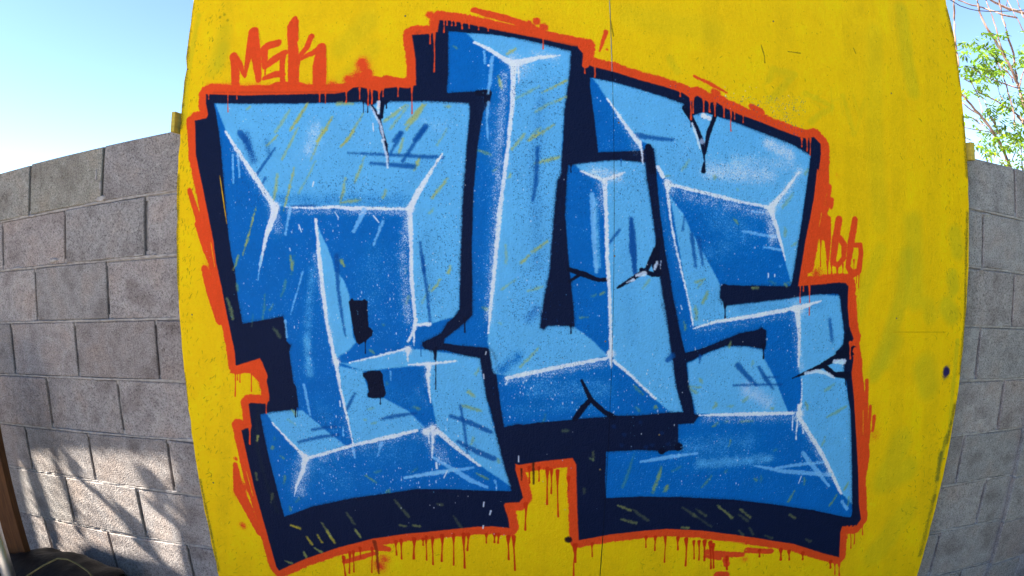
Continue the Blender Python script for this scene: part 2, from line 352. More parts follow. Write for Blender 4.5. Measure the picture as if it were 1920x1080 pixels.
# flares and dashes
for pts, w in [([(888, 19), (950, 35), (1000, 50)], [11, 13, 8]), ([(905, 26), (1000, 52), (1015, 60)], 9), ([(1136, 60), (1124, 96)], [8, 4]), ([(1301, 143), (1330, 157), (1362, 174)], [5, 7, 3]), ([(1337, 171), (1347, 175)], 9),
               ([(1408, 200), (1428, 210)], 11), ([(1388, 210), (1457, 237)], [14, 5]), ([(1547, 320), (1540, 380)], [9, 16]), ([(1556, 350), (1551, 385), (1540, 420)], [7, 11, 8]), ([(1560, 375), (1558, 388)], 8),
               ([(355, 358), (370, 405), (396, 480)], [10, 13, 18]), ([(369, 421), (385, 465), (400, 500)], [9, 14, 14]), ([(383, 505), (397, 545), (412, 600)], [14, 26, 18]), ([(400, 500), (420, 600), (434, 660)], [16, 14, 12]),
               ([(448, 800), (470, 900), (500, 990)], 26), ([(441, 872), (448, 920), (468, 960), (486, 1000)], [9, 22, 18, 10]), ([(1625, 714), (1623, 800), (1612, 880)], [7, 9, 10]), ([(1632, 762), (1626, 830)], [6, 9]), ([(1639, 782), (1636, 808)], [8, 6]),
               ([(1608, 700), (1614, 790), (1618, 860), (1612, 920)], [18, 26, 28, 16]), ([(640, 1030), (700, 1024), (728, 1030)], [16, 22, 10]), ([(645, 1054), (660, 1050), (700, 1038)], 9),
               ([(1325, 1035), (1350, 1040), (1392, 1040)], [9, 14, 9]), ([(1322, 1043), (1350, 1048)], 7), ([(1400, 1032), (1445, 1034)], 10), ([(1360, 1050), (1362, 1058)], 11), ([(1345, 1078), (1360, 1079)], 13),
               ([(655, 152), (700, 150), (760, 160)], 14), ([(676, 146), (690, 136)], 14), ([(722, 150), (732, 152), (764, 158)], 18), ([(1460, 250), (1500, 258), (1525, 252)], 8)]:
    stroke(pts, w, ORA, 1.4, 2.4)
for x, y, r in [(678, 118, 9), (682, 130, 10), (668, 143, 10), (651, 148, 7), (690, 140, 8), (622, 158, 6)]: mist([(x, y), (x + 1, y)], r * 1.5, ORA, .95, 1, int(x) % 7)
for x, y, r, d_ in [(679, 122, 9, 1), (400, 505, 14, .7), (455, 912, 9, .9), (448, 925, 8, .9), (455, 985, 5, .8), (710, 1060, 10, .8), (720, 1048, 7, .7), (1532, 515, 10, .8), (1395, 1048, 5, .5), (500, 722, 8, .5), (410, 545, 12, .5), (1640, 815, 9, .3), (1570, 330, 4, .3), (620, 160, 8, .5), (498, 975, 5, .3)]:
    mist([(x, y), (x + 1, y + 1)], r * 1.7, ORA, d_, 1, int(y) % 7)
for x, y, r in [(1005, 40, 7), (992, 43, 5), (1019, 52, 8), (1138, 93, 1.5), (680, 120, 5), (452, 925, 5), (441, 860, 3), (1015, 62, 5)]: blob(x, y, r, ORA, 2, 3)
mist([(900, 30), (1010, 52)], 12, ORA, .35); mist([(390, 160), (640, 160)], 9, ORA, .35, 1, 2); mist([(480, 700), (500, 745)], 8, ORA, .5, 1, 3)
# tag upper left: three letters
T = 14
stroke(z('A', (430, 425), (445, 560), (445, 680)), [12.2, 17.1, 14.6], ORA, 1.3, 2.0); stroke(z('A', (430, 425), (475, 480), (515, 575)), [14.6, 11.0, 6.1], ORA, 1.3, 1.6)
stroke(z('A', (515, 575), (545, 420), (575, 240)), [6.1, 13.4, 15.9], ORA, 1.3, 2); stroke(z('A', (580, 245), (600, 420), (620, 600)), [19.5, 19.5, 11.0], ORA, 1.3, 2)
stroke(z('A', (765, 325), (690, 345), (660, 370), (665, 500)), [13.4, 14.6, 14.6, 11.0], ORA, 1.3, 2); stroke(z('A', (668, 500), (740, 445), (820, 395)), [11.0, 14.6, 9.8], ORA, 1.3, 2)
stroke(z('A', (800, 410), (795, 520), (800, 640)), [12.2, 9.8, 11.0], ORA, 1.3, 2); stroke(z('A', (660, 590), (740, 560), (800, 560)), [8.5, 12.2, 11.0], ORA, 1.3, 2); stroke(z('A', (668, 510), (668, 560)), 3, ORA)
stroke(z('A', (890, 140), (860, 200), (880, 400), (880, 620)), [9.8, 20.7, 19.5, 20.7], ORA, 1.3, 2); stroke(z('A', (900, 160), (895, 300)), [9.8, 11.0], ORA, 1.3, 1.6)
stroke(z('A', (1015, 275), (980, 360), (920, 430)), [11.0, 11.0, 7.3], ORA, 1.3, 2); stroke(z('A', (915, 455), (990, 415), (1090, 370)), [6.1, 9.8, 14.6], ORA, 1.3, 2)
stroke(z('A', (1090, 360), (1075, 500), (1075, 660)), [18.3, 26.8, 24.4], ORA, 1.3, 2); drip(561, 115, 27, ORA, 3, -.05); poly(z('A', (520, 650), (700, 640), (760, 615), (920, 615), (1040, 655), (1040, 690), (520, 690)), ORA)
mist(z('A', (740, 445), (900, 300)), 10, ORA, .15, 1, 4)
# number on the right
poly(z('F', (1528, 425), (1552, 402), (1590, 428), (1590, 600), (1576, 765), (1556, 745), (1540, 610), (1522, 604), (1494, 590), (1498, 520), (1512, 455)), ORA, 1.2, 1.6)
stroke(z('F', (1560, 50), (1550, 180), (1520, 330)), [8.5, 17.1, 9.8], ORA, 1.4, 2.5)
pass
stroke(z('F', (1650, 450), (1620, 620), (1605, 760)), [14.6, 14.6, 12.2], ORA, 1.2, 2); stroke(z('F', (1605, 770), (1640, 790), (1685, 740), (1690, 640), (1660, 590)), [9.8, 9.8, 9.8, 12.2, 11.0], ORA, 1.2, 1.6)
stroke(z('F', (1770, 450), (1740, 620), (1720, 780)), [12.2, 14.6, 11.0], ORA, 1.2, 2); stroke(z('F', (1760, 640), (1810, 640), (1815, 700), (1800, 830), (1750, 860), (1715, 800)), [7.3, 11.0, 9.8, 11.0, 12.2, 9.8], ORA, 1.2, 1.6)
stroke(z('F', (1740, 840), (1735, 920), (1735, 1060)), [12.2, 11.0, 11.0], ORA, 1.2, 1.6)
for p_, l_ in [((1513, 600), 50), ((1563, 770), 49), ((1595, 790), 16), ((1636, 800), 50), ((1678, 790), 23), ((1782, 860), 16), ((1800, 850), 27), ((1762, 760), 20)]:
    q_ = z('F', p_)[0]; drip(q_[0], q_[1], l_, ORA, 2.8)
# dark overlap inside the halo, worn line along the navy
stroke([(786, 60), (779, 64), (783, 120), (786, 155)], 6, ORAD, 3, 3, .5); stroke([(400, 174), (640, 173)], 3, ORAD, 2, 1.5, .5); stroke([(371, 250), (382, 330), (402, 420), (410, 500), (432, 600)], 5, ORAD, 2.5, 3, .5)
stroke([(850, 42), (950, 62), (1095, 91)], 6, ORAD, 2.5, 3, .6)

poly(SIL, NAVY, 1.3, 1.0)
stroke([(484, 765), (480, 830), (497, 900), (520, 960)], 5, (50, 60, 40), 4, 6, .18)
# pale dry-brush strokes on the navy shadow under the letters
for x, y, l_, an, a_ in [(545, 985, 18, 200, .95), (575, 1007, 16, 235, .9), (595, 1003, 16, 240, .9), (612, 996, 26, 235, .9), (603, 980, 30, 238, .6), (665, 992, 18, 235, .8), (650, 962, 26, 235, .45), (570, 1036, 10, 245, .8), (590, 1028, 14, 210, .8), (535, 1052, 12, 200, .7),
                         (508, 942, 16, 100, .4), (740, 938, 40, 230, .4), (750, 985, 10, 190, .6), (775, 985, 12, 190, .6), (482, 826, 8, 100, .8), (482, 900, 12, 80, .5), (820, 945, 8, 190, .4), (850, 968, 26, 235, .3),
                         (1158, 948, 26, 200, .7), (1185, 955, 36, 215, .35), (1165, 974, 28, 195, .6), (1280, 952, 30, 215, .3), (1305, 955, 22, 215, .4), (1345, 948, 36, 220, .7), (1388, 955, 24, 220, .6), (1278, 989, 12, 185, .7), (1300, 965, 40, 215, .25),
                         (1480, 965, 12, 210, .5), (1385, 995, 12, 230, .35), (1405, 990, 14, 240, .3), (1435, 1005, 12, 200, .3), (1385, 965, 20, 215, .3), (1510, 1012, 10, 200, .3), (515, 870, 12, 100, .3), (1112, 858, 10, 90, .4), (1095, 925, 8, 90, .3)]:
    an = math.radians(an)
    stroke([(x, y), (x - math.cos(an) * l_, y - math.sin(an) * l_)], [3, 6.5, 5], OLV if a_ < .85 else (196, 176, 50), 2.4, 3.2, a_ * .8, .3)
for x, y in [(1150, 800), (1170, 815), (1200, 792), (1210, 838), (1222, 835), (1252, 832), (1165, 835), (1240, 812)]: blob(x, y, 3.5, (14, 60, 130), 2.5, 3, .3)

# ---- letter faces
B_OUT = [(401, 194), (455, 195.5), (555, 195), (662, 192.5), (681, 192), (690, 198), (700, 196), (712, 190), (722, 197), (732, 191), (760, 190.5), (805, 191), (878, 194), (880, 212), (875, 265), (870, 327), (866, 390), (864, 452), (862, 510), (861, 580), (850, 596), (838, 606),
         (827, 625), (812, 633), (792, 642), (791, 648), (796, 655), (808, 658), (830, 656), (870, 667), (899, 672), (902, 692), (912, 750), (920, 770), (932, 825), (945, 875), (959, 921), (880, 919), (835, 917), (780, 917), (735, 924), (660, 934), (585, 950), (533, 969),
         (515, 900), (500, 840), (487.5, 777.5), (510, 772.5), (545, 769), (560, 766), (555, 725), (550, 717), (545, 680), (542, 660), (545, 648), (537, 640), (535, 605), (530, 593), (517, 596), (455, 607.5), (447, 567), (440, 505), (434, 480), (428, 440), (420, 352), (414, 277), (409, 240), (405, 212)]
U_OUT = [(841, 59), (875, 62), (920, 65), (982, 75), (1070, 97), (1067, 140), (1057, 212), (1055, 270), (1052, 290), (1051, 327), (1044, 340), (1042, 365), (1037, 415), (1032, 465), (1029, 510), (1025, 530), (1014, 592), (1012, 615), (1019, 619), (1027, 612), (1065, 612), (1072, 617), (1077, 612), (1075, 580),
         (1070, 530), (1065, 480), (1064, 465), (1059, 402), (1062, 340), (1065, 310), (1077, 309), (1120, 304), (1160, 301), (1209, 306), (1212, 337), (1220, 380), (1226, 430), (1230, 470), (1235, 512), (1242, 570), (1250, 605), (1259, 670), (1267, 725), (1272, 745), (1280, 772), (1260, 773), (1200, 779),
         (1155, 780), (1092, 785), (1030, 791), (1012, 792), (980, 797), (972, 795), (945, 801), (940, 775), (935, 737), (930, 700), (929, 672), (922, 657), (910, 652), (870, 649), (832, 644), (834, 635), (860, 615), (885, 592), (885, 530), (884, 480), (885, 440), (887, 365), (895, 277), (900, 240), (905, 212), (917, 192), (919, 180), (914, 172),
         (895, 172), (837, 175), (840, 137), (840, 75)]
S_OUT = [(1106, 146), (1150, 155), (1197, 168), (1255, 186), (1281, 196), (1290, 212), (1297, 218), (1318, 212), (1342, 218), (1372, 227), (1430, 250), (1488, 273), (1519, 292), (1515, 325), (1510, 362), (1497, 450), (1485, 525), (1482, 537), (1410, 536), (1365, 535), (1357, 532), (1350, 537), (1349, 560), (1352, 567), (1360, 574),
         (1400, 570), (1475, 561), (1537, 552), (1570, 551), (1574, 555), (1577, 582), (1582, 625), (1580, 645), (1567, 662), (1575, 672), (1582, 676), (1582, 700), (1587, 717), (1590, 750), (1594, 770), (1596, 845), (1597, 945), (1598, 960), (1595, 970), (1587, 970), (1525, 957), (1450, 946), (1375, 937), (1275, 932), (1200, 931), (1136, 934),
         (1134, 900), (1136, 847), (1192, 844), (1230, 845), (1242, 850), (1255, 845), (1277, 844), (1281, 840), (1275, 835), (1271, 830), (1271, 796), (1300, 794), (1310, 780), (1301, 776), (1297, 745), (1292, 725), (1286, 681), (1325, 662), (1360, 649), (1400, 649), (1430, 655), (1434, 654), (1436, 647), (1436, 620), (1427, 614), (1420, 619),
         (1387, 625), (1350, 640), (1312, 655), (1284, 662), (1275, 625), (1260, 550), (1254, 512), (1247, 475), (1237, 400), (1231, 337), (1230, 325), (1226, 280), (1217, 272), (1205, 283), (1121, 286), (1115, 230), (1106, 165)]
for o_ in (B_OUT, U_OUT, S_OUT): poly(o_, DB, 1.2, 1.1)
LIGHT = [
    [(403, 195), (555, 195.5), (662, 193), (681, 192), (690, 198), (700, 197), (712, 191), (722, 198), (732, 191), (805, 191), (878, 194), (880, 212), (875, 265), (866, 390), (862, 510), (860, 580), (850, 595), (806, 607), (782, 612), (777, 567), (771, 510), (770, 402), (765, 392), (535, 389), (512, 384), (424, 247), (407, 203)],
    [(593, 420), (612, 460), (622, 485), (628, 510), (634, 512), (645, 527), (655, 555), (657, 580), (662, 630), (667, 642), (655, 657), (630, 672), (615, 610), (605, 540), (598, 480)],
    [(637, 680), (655, 681), (700, 669), (762, 654), (795, 656), (870, 667), (899, 672), (912, 750), (932, 825), (945, 875), (957, 912), (900, 873), (820, 805), (812, 765), (806, 740), (802, 700), (800, 687), (767, 687), (720, 692), (680, 696)],
    [(635, 687), (680, 695), (684, 712), (690, 730), (688, 745), (720, 747), (745, 760), (767, 772), (795, 801), (780, 808), (720, 821), (663, 835), (650, 770), (640, 740)],
    [(500, 775), (545, 769), (567, 770), (585, 785), (617, 812), (647, 835), (580, 859), (565, 850), (510, 792)],
    [(875, 63), (920, 65), (982, 75), (1070, 97), (1067, 140), (1057, 212), (1052, 290), (1051, 327), (1044, 340), (1037, 415), (1029, 510), (1014, 592), (1012, 615), (1019, 619), (1027, 612), (1065, 612), (1077, 614), (1110, 638), (1138, 667), (1060, 686), (955, 707), (925, 700), (914, 640), (920, 555), (927, 490), (937, 402), (945, 327), (952, 270), (957, 200), (957, 125), (945, 112), (915, 95), (890, 78)],
    [(1077, 309), (1120, 304), (1160, 301), (1209, 306), (1212, 337), (1226, 430), (1230, 470), (1235, 512), (1250, 605), (1267, 725), (1279, 772), (1256, 773), (1227, 748), (1150, 675), (1146, 655), (1141, 555), (1136, 490), (1134, 380), (1127, 338), (1088, 320)],
    [(1110, 147), (1150, 155), (1197, 168), (1255, 186), (1281, 196), (1290, 212), (1297, 218), (1318, 212), (1342, 218), (1430, 250), (1488, 273), (1519, 292), (1515, 325), (1497, 450), (1483, 534), (1472, 490), (1450, 412), (1444, 392), (1385, 378), (1322, 363), (1256, 347), (1236, 318), (1230, 311), (1226, 280), (1217, 272), (1197, 262), (1176, 241), (1135, 183), (1122, 160)],
    [(1255, 365), (1266, 384), (1280, 400), (1295, 435), (1302, 445), (1322, 482), (1345, 525), (1350, 537), (1349, 560), (1360, 574), (1400, 570), (1475, 561), (1537, 552), (1574, 555), (1577, 582), (1582, 625), (1580, 645), (1567, 662), (1582, 676), (1582, 700), (1590, 750), (1594, 770), (1596, 845), (1597, 945), (1579, 927), (1500, 780), (1503, 720), (1500, 705), (1496, 687), (1497, 590), (1487, 580), (1300, 612), (1290, 570), (1270, 450)],
    [(1288, 682), (1325, 663), (1360, 650), (1400, 650), (1428, 656), (1434, 675), (1452, 710), (1464, 740), (1478, 774), (1305, 776), (1297, 745), (1292, 725)],
]
for p_ in LIGHT: poly(p_, LB, 2.6, 1.6, 1.0, .45)
poly(z('C', (765, 640), (790, 605), (840, 590), (895, 615), (860, 650), (820, 740), (800, 740)), LB, 1.4, 1.5)
for o_ in (B_OUT, U_OUT, S_OUT):
    for k in range(0, len(o_) - 2, 3): mist(o_[k:k + 4], 5.5, INK, .34 if k % 2 else .2, .8, k % 9)
# soft airbrushed modelling
mist([(520, 375), (760, 380)], 22, DB, .45, .8, 1); mist([(905, 130), (925, 330), (905, 560)], 16, (50, 130, 210), .3, .6, 2); mist([(1015, 190), (1000, 330), (1010, 500)], 22, MB, .3, .7, 3)
mist([(990, 600), (1005, 580)], 14, (20, 90, 170), .5, .8, 4); mist([(940, 695), (970, 670)], 16, DB, .6, .9, 5); mist([(1175, 470), (1185, 640)], 20, MB, .2, .6, 6)
mist([(800, 440), (808, 560)], 16, MB, .25, .7, 1); mist([(460, 255), (475, 300)], 12, MB, .75, .9, 2); mist([(500, 265), (505, 290)], 8, MB, .5, .8, 3)
mist([(585, 510), (575, 640)], 14, LB, .4, .8, 4); mist([(700, 470), (690, 560)], 40, LB, .22, .8, 5); mist([(575, 640), (580, 700)], 13, LB, .6, .9, 6)
mist([(1340, 410), (1400, 440)], 40, LB, .3, .8, 1); mist([(1360, 465), (1330, 480)], 30, LB, .3, .8, 2); mist([(1290, 470), (1330, 545)], 26, MB, .2, .6, 3)
mist([(1000, 730), (1130, 730)], 34, LB, .35, .8, 4); mist([(970, 770), (1110, 760)], 20, LB, .25, .8, 2); mist([(1115, 375), (1120, 500)], 9, LB, .75, .9, 5)
mist([(1290, 840), (1400, 830)], 34, LB, .35, .8, 6); mist([(1310, 870), (1440, 860)], 16, LB, .55, .9, 1); mist([(590, 880), (640, 900)], 50, LB, .25, .8, 2); mist([(700, 850), (760, 850)], 40, LB, .22, .8, 3)
mist([(700, 735), (780, 750)], 30, LB, .2, .8, 4); mist([(600, 760), (620, 800)], 26, LB, .25, .8, 5); mist([(1400, 730), (1440, 755)], 20, (170, 200, 240), .55, .9, 6)
mist([(1330, 320), (1440, 330)], 26, WH, .5, .85, 1); mist([(1380, 300), (1480, 310)], 22, WH, .3, .8, 2); mist([(1480, 290), (1440, 270)], 16, WH, .6, .9, 3); mist([(1290, 240), (1290, 290)], 30, WH, .16, .7, 4)
mist([(590, 240), (580, 280)], 20, WH, .4, .8, 5); mist([(690, 260), (760, 290)], 40, WH, .12, .6, 6); mist([(1110, 320), (1155, 330)], 18, WH, .4, .8, 1); mist([(770, 220), (830, 240)], 20, WH, .2, .7, 3)
mist([(800, 300), (740, 370)], 30, MB, .22, .6, 2); mist([(1390, 580), (1540, 572)], 12, MB, .3, .6, 3); mist([(1560, 640), (1555, 600)], 6, MB, .8, .7, 4); mist([(1545, 700), (1530, 760)], 30, MB, .12, .5, 5)
mist([(1240, 370), (1250, 450)], 10, MB, .15, .5, 3); mist([(690, 780), (760, 790)], 16, MB, .15, .5, 1); mist([(860, 760), (840, 800)], 30, MB, .14, .5, 2)
# olive-yellow drag marks of the ground coat rubbing through
def rub(x0, y0, x1, y1, w=6, a_=.75, c=OLV):
    if rng.random() < .12: return
    w *= rng.uniform(.5, 1.35); a_ *= rng.uniform(.6, 1.5); x1 += rng.normal(0, 3.5); x0 += rng.normal(0, 3); y1 += rng.normal(0, 5)
    stroke([(x0, y0), ((x0 + x1) / 2 + 1, (y0 + y1) / 2), (x1, y1)], [w * .45, w, w * .6], c, 3.4, 3.8, a_, .45)
for n_, segs in dict(A=[(840, 830, 730, 990), (985, 780, 860, 1010), (1170, 880, 1080, 1060), (1420, 850, 1300, 1010), (1720, 790, 1590, 960), (1860, 790, 1730, 940), (550, 800, 530, 820), (1340, 780, 1230, 790)],
                     B=[(170, 790, 20, 980), (300, 790, 180, 960), (500, 800, 480, 800), (1160, 650, 980, 740), (1370, 600, 1190, 690), (1360, 730, 1280, 750), (1280, 760, 1140, 830), (1280, 940, 1100, 1040), (860, 570, 860, 620), (530, 350, 530, 370), (990, 370, 920, 400), (480, 970, 390, 1060)],
                     D=[(900, 0, 780, 230), (1130, 0, 1010, 240), (740, 60, 700, 150), (900, 300, 800, 580), (770, 350, 710, 550), (1030, 250, 930, 500), (1420, 220, 1350, 400), (1300, 380, 1240, 560), (1580, 0, 1490, 170), (1350, 30, 1240, 130), (600, 600, 500, 940), (520, 420, 400, 640), (500, 650, 420, 900), (1240, 990, 1260, 1030), (1700, 80, 1660, 200), (1830, 220, 1790, 320), (1580, 470, 1550, 540), (1400, 540, 1240, 560), (860, 960, 850, 1070), (470, 960, 440, 1070)],
                     E=[(480, 380, 380, 530), (370, 610, 350, 660), (1040, 50, 950, 130), (1280, 100, 1160, 160), (1300, 220, 1160, 280), (790, 200, 720, 195), (950, 340, 930, 360), (1150, 770, 1000, 820), (1210, 850, 1100, 900), (1090, 960, 1010, 1000), (860, 300, 840, 290), (1180, 0, 1080, 60), (500, 1040, 480, 1070), (1090, 700, 950, 820), (900, 880, 890, 1000)],
                     G=[(670, 290, 640, 450), (720, 370, 710, 430), (880, 0, 850, 100), (830, 180, 790, 300), (470, 210, 465, 240), (1240, 30, 1260, 70), (590, 440, 570, 470), (1740, 300, 1730, 360), (1290, 640, 1310, 620), (1570, 520, 1550, 545), (375, 320, 400, 480), (740, 540, 770, 620), (1730, 90, 1720, 110), (1460, 710, 1475, 715)],
                     H=[(430, 180, 360, 260), (180, 310, 170, 360), (500, 90, 480, 120), (1170, 230, 1080, 270), (970, 180, 870, 270), (760, 400, 740, 420), (860, 500, 870, 540), (540, 610, 600, 640), (1150, 690, 1040, 830), (1660, 270, 1610, 260), (1590, 290, 1550, 290), (1530, 460, 1480, 440), (1650, 490, 1600, 440), (1340, 470, 1370, 460), (700, 840, 690, 870), (330, 220, 290, 330), (640, 1020, 690, 1050)],
                     F=[(1050, 960, 1020, 980), (1140, 230, 1120, 300), (1340, 620, 1310, 660), (630, 900, 590, 940), (1260, 510, 1250, 540), (530, 0, 490, 80), (390, 120, 370, 130), (670, 980, 640, 1010), (720, 120, 690, 170), (1320, 250, 1240, 380), (890, 230, 880, 250), (1120, 910, 1135, 920), (1255, 930, 1260, 950), (860, 440, 880, 470), (1430, 70, 1400, 90)],
                     I=[(400, 300, 410, 400), (330, 410, 350, 480), (470, 100, 430, 140), (500, 190, 460, 260), (530, 490, 500, 500), (420, 840, 470, 870), (390, 920, 430, 970), (680, 600, 690, 620), (800, 980, 780, 1010), (1140, 520, 1120, 530), (1420, 310, 1350, 350), (1460, 880, 1390, 930), (1230, 1020, 1250, 1050), (60, 100, 20, 140), (90, 420, 60, 450), (650, 1050, 700, 1060), (850, 710, 830, 720), (1090, 120, 1100, 140), (590, 40, 610, 90), (960, 110, 970, 120), (570, 1030, 560, 1060)],
                     J=[(700, 770, 670, 840), (1400, 730, 1370, 750), (1290, 770, 1350, 800), (1310, 270, 1340, 280), (780, 320, 760, 330), (710, 350, 770, 400), (1100, 810, 1220, 880), (800, 930, 790, 950), (750, 1000, 745, 1020), (1700, 710, 1650, 740), (590, 550, 600, 570), (1480, 870, 1460, 880), (1690, 265, 1670, 265), (1290, 350, 1280, 355), (1380, 370, 1340, 360), (1450, 80, 1460, 90), (670, 620, 675, 640), (620, 480, 625, 490)],
                     K=[(580, 560, 590, 630), (370, 240, 480, 310), (390, 130, 440, 160), (590, 640, 610, 670), (970, 310, 940, 330), (1620, 610, 1530, 860), (1840, 700, 1780, 880), (1880, 840, 1860, 870), (1800, 250, 1795, 270), (500, 180, 495, 190), (460, 750, 520, 800), (1450, 910, 1430, 925), (1660, 260, 1670, 265), (1630, 90, 1700, 160), (10, 260, 0, 270), (400, 480, 440, 520), (1130, 430, 1100, 440), (1320, 640, 1330, 650)],
                     L=[(120, 170, 125, 190), (520, 690, 450, 770), (190, 760, 200, 790), (150, 640, 110, 780), (670, 420, 640, 500), (570, 290, 540, 320), (660, 280, 640, 300), (830, 280, 760, 285), (1030, 490, 1010, 510), (880, 730, 850, 740), (1520, 170, 1420, 240), (1390, 400, 1360, 460), (960, 860, 940, 870), (1160, 800, 1130, 890), (1480, 830, 1400, 900), (300, 620, 250, 690), (980, 180, 990, 190), (820, 170, 800, 190), (560, 150, 570, 160), (380, 20, 430, 60), (660, 650, 650, 690), (900, 690, 890, 720), (1240, 700, 1220, 740), (1540, 740, 1530, 790), (1570, 850, 1565, 870), (1000, 590, 990, 610)]).items():
    for s_ in segs:
        (a0, b0), (a1, b1) = z(n_, (s_[0], s_[1]), (s_[2], s_[3])); rub(a0, b0, a1, b1, 4.8, .62 if n_ in 'ABDEC' else .5, OLV if n_ in 'ABDEH' else (136, 156, 96))
# dark-blue slashes on light faces
for pts, w in [(z('D', (1290, 190), (1440, 195), (1920, 220)), [2, 5, 6]), (z('E', (380, 215), (440, 225)), [5, 3]), (z('D', (1690, 40), (1610, 190)), [7, 4]), (z('D', (1860, 10), (1790, 110), (1700, 250)), [8, 5, 6]), (z('D', (1460, 265), (1640, 280), (1780, 290)), [4, 7, 9]),
               (z('D', (740, 155), (600, 360)), [2, 5]), (z('D', (670, 380), (640, 430)), [4, 3]), (z('D', (860, 590), (1040, 585)), [3, 4]), (z('E', (1150, 150), (1140, 400), (1115, 540)), [6, 8, 3]), (z('E', (270, 860), (300, 1080)), [3, 5]), (z('H', (285, 0), (325, 300), (345, 500)), [5, 4, 4]),
               (z('G', (1205, 0), (1215, 250), (1250, 480), (1270, 600)), [9, 5, 5, 2]), (z('J', (1220, 150), (1165, 265)), [3, 5]), (z('J', (900, 425), (1000, 405), (1080, 400)), [3, 5, 4]), (z('J', (800, 515), (950, 480), (1100, 460)), [4, 5, 4]), (z('J', (1430, 342), (1560, 315), (1680, 300)), [4, 6, 4]),
               (z('K', (260, 320), (400, 370), (560, 440)), [5, 8, 7]), (z('K', (330, 240), (360, 400), (385, 600)), [3, 4, 3]), (z('K', (310, 510), (440, 580), (580, 640)), [5, 9, 9]), (z('E', (1850, 680), (1860, 850), (1880, 1080)), [5, 10, 8]), (z('E', (1765, 765), (1690, 860)), [3, 4]),
               (z('F', (95, 450), (105, 640), (120, 830)), [6, 13, 5]), (z('F', (545, 560), (575, 800)), [7, 4]), (z('F', (600, 600), (630, 790)), [8, 3]), (z('F', (490, 430), (478, 530)), [3, 3]), (z('C', (390, 735), (500, 750), (620, 765)), [9, 7, 4]),
               (z('I', (730, 740), (800, 820), (870, 890)), [9, 8, 4]), (z('I', (890, 755), (940, 840), (1000, 920)), [4, 8, 3]), (z('I', (700, 892), (900, 885), (1060, 885)), [2, 3, 3]), (z('I', (450, 670), (443, 725)), [5, 2]), (z('I', (205, 700), (240, 670)), [9, 9]),
               (z('A', (480, 1000), (520, 1060)), [10, 6]), (z('B', (120, 1000), (70, 1060)), [8, 5]), (z('B', (310, 950), (230, 1050)), [9, 6]), (z('I', (930, 830), (1040, 828)), [2, 2])]:
    stroke(pts, np.array(w) * 1.1, MB, 3.4, 2.6, .8, .55)
# navy details: crack marks, blots, letter gaps
def ink(pts, w, soft=1.1, rough=1.6): stroke(pts, w, INK, soft, rough)
poly(z('G', (1295, 345), (1320, 320), (1335, 335), (1395, 335), (1412, 322), (1438, 345), (1435, 400), (1445, 530), (1475, 560), (1470, 600), (1430, 630), (1375, 665), (1355, 650), (1335, 600), (1320, 500), (1300, 380)), INK, 1, 1.6)
poly(z('G', (1400, 880), (1440, 865), (1480, 860), (1530, 862), (1550, 890), (1555, 960), (1575, 1030), (1560, 1060), (1500, 1070), (1440, 1060), (1432, 1035), (1445, 1020), (1435, 950), (1420, 920), (1400, 900)), INK, 1, 1.8)
drip(685, 637, 25, INK, 3); drip(713, 745, 13, INK, 3); drip(554, 768, 14, INK, 3); drip(558, 768, 13, MB, 2)
ink(z('A', (1450, 775), (1520, 880), (1560, 1060)), [5, 8, 3]); ink(z('A', (1545, 775), (1540, 880)), [9, 6]); ink(z('D', (1535, 0), (1575, 130), (1590, 260)), [6, 6, 3]); drip(z('A', (1405, 770))[0][0], 192, 20, INK, 2.6); drip(z('A', (1437, 770))[0][0], 194, 17, INK, 2.6); drip(z('A', (1577, 770))[0][0], 192, 11, INK, 2.6)
ink(z('C', (700, 560), (770, 680), (810, 780), (825, 900)), [12, 8, 8, 3]); ink(z('C', (895, 600), (850, 720), (825, 850)), [8, 8, 5]); ink(z('C', (822, 910), (818, 965)), [4, 9]); ink(z('C', (740, 650), (737, 680)), 2)
ink(z('F', (275, 680), (210, 820), (100, 900), (0, 955)), [11, 9, 6, 4]); ink(z('F', (170, 825), (250, 860), (310, 850)), [9, 9, 9]); ink(z('H', (1920, 130), (1750, 240)), [7, 4]); ink(z('F', (300, 600), (270, 760), (290, 850)), [8, 16, 14])
ink(z('H', (1385, 100), (1500, 140), (1600, 180), (1668, 180)), [8, 12, 8, 7]); ink(z('H', (1390, 190), (1470, 140)), [6, 6])
ink(z('K', (1240, 55), (1310, 200)), [5, 9]); ink(z('K', (1310, 200), (1410, 290), (1480, 330)), [9, 8, 10]); ink(z('K', (1300, 205), (1250, 260), (1190, 345)), [9, 12, 10])
ink(z('I', (1600, 630), (1500, 665), (1350, 750), (1140, 838)), [16, 12, 7, 2]); ink(z('I', (1380, 745), (1450, 810), (1560, 815)), [9, 9, 12]); blob(1571, 662, 5, INK); ink(z('I', (1560, 480), (1560, 560), (1540, 640)), [8, 14, 16]); drip(1585, 710, 12, INK, 2.4)
ink(z('C', (465, 810), (480, 900), (490, 960)), [12, 14, 14]); ink(z('B', (700, 700), (780, 700), (770, 760)), [10, 14, 12]); blob(1271, 838, 7, INK); blob(1240, 846, 6, INK)
drip(814, 660, 14, INK, 2.6); drip(817, 655, 75, INK, 2.8); drip(871, 600, 23, INK, 3); drip(1070, 612, 13, INK, 3); drip(1359, 573, 24, INK, 3.6); drip(1431, 650, 22, INK, 3.6); drip(789, 650, 18, MB, 2); drip(1070, 311, 12, INK, 2.6); drip(1164, 302, 10, MB, 2.4)
for x, y in [(1004, 858), (1029, 856), (1236, 832)]: pass
blob(1774, 697, 6.5, (40, 36, 84), 3, 2); mist([(1774, 693), (1772, 704)], 9, (40, 36, 84), .7)
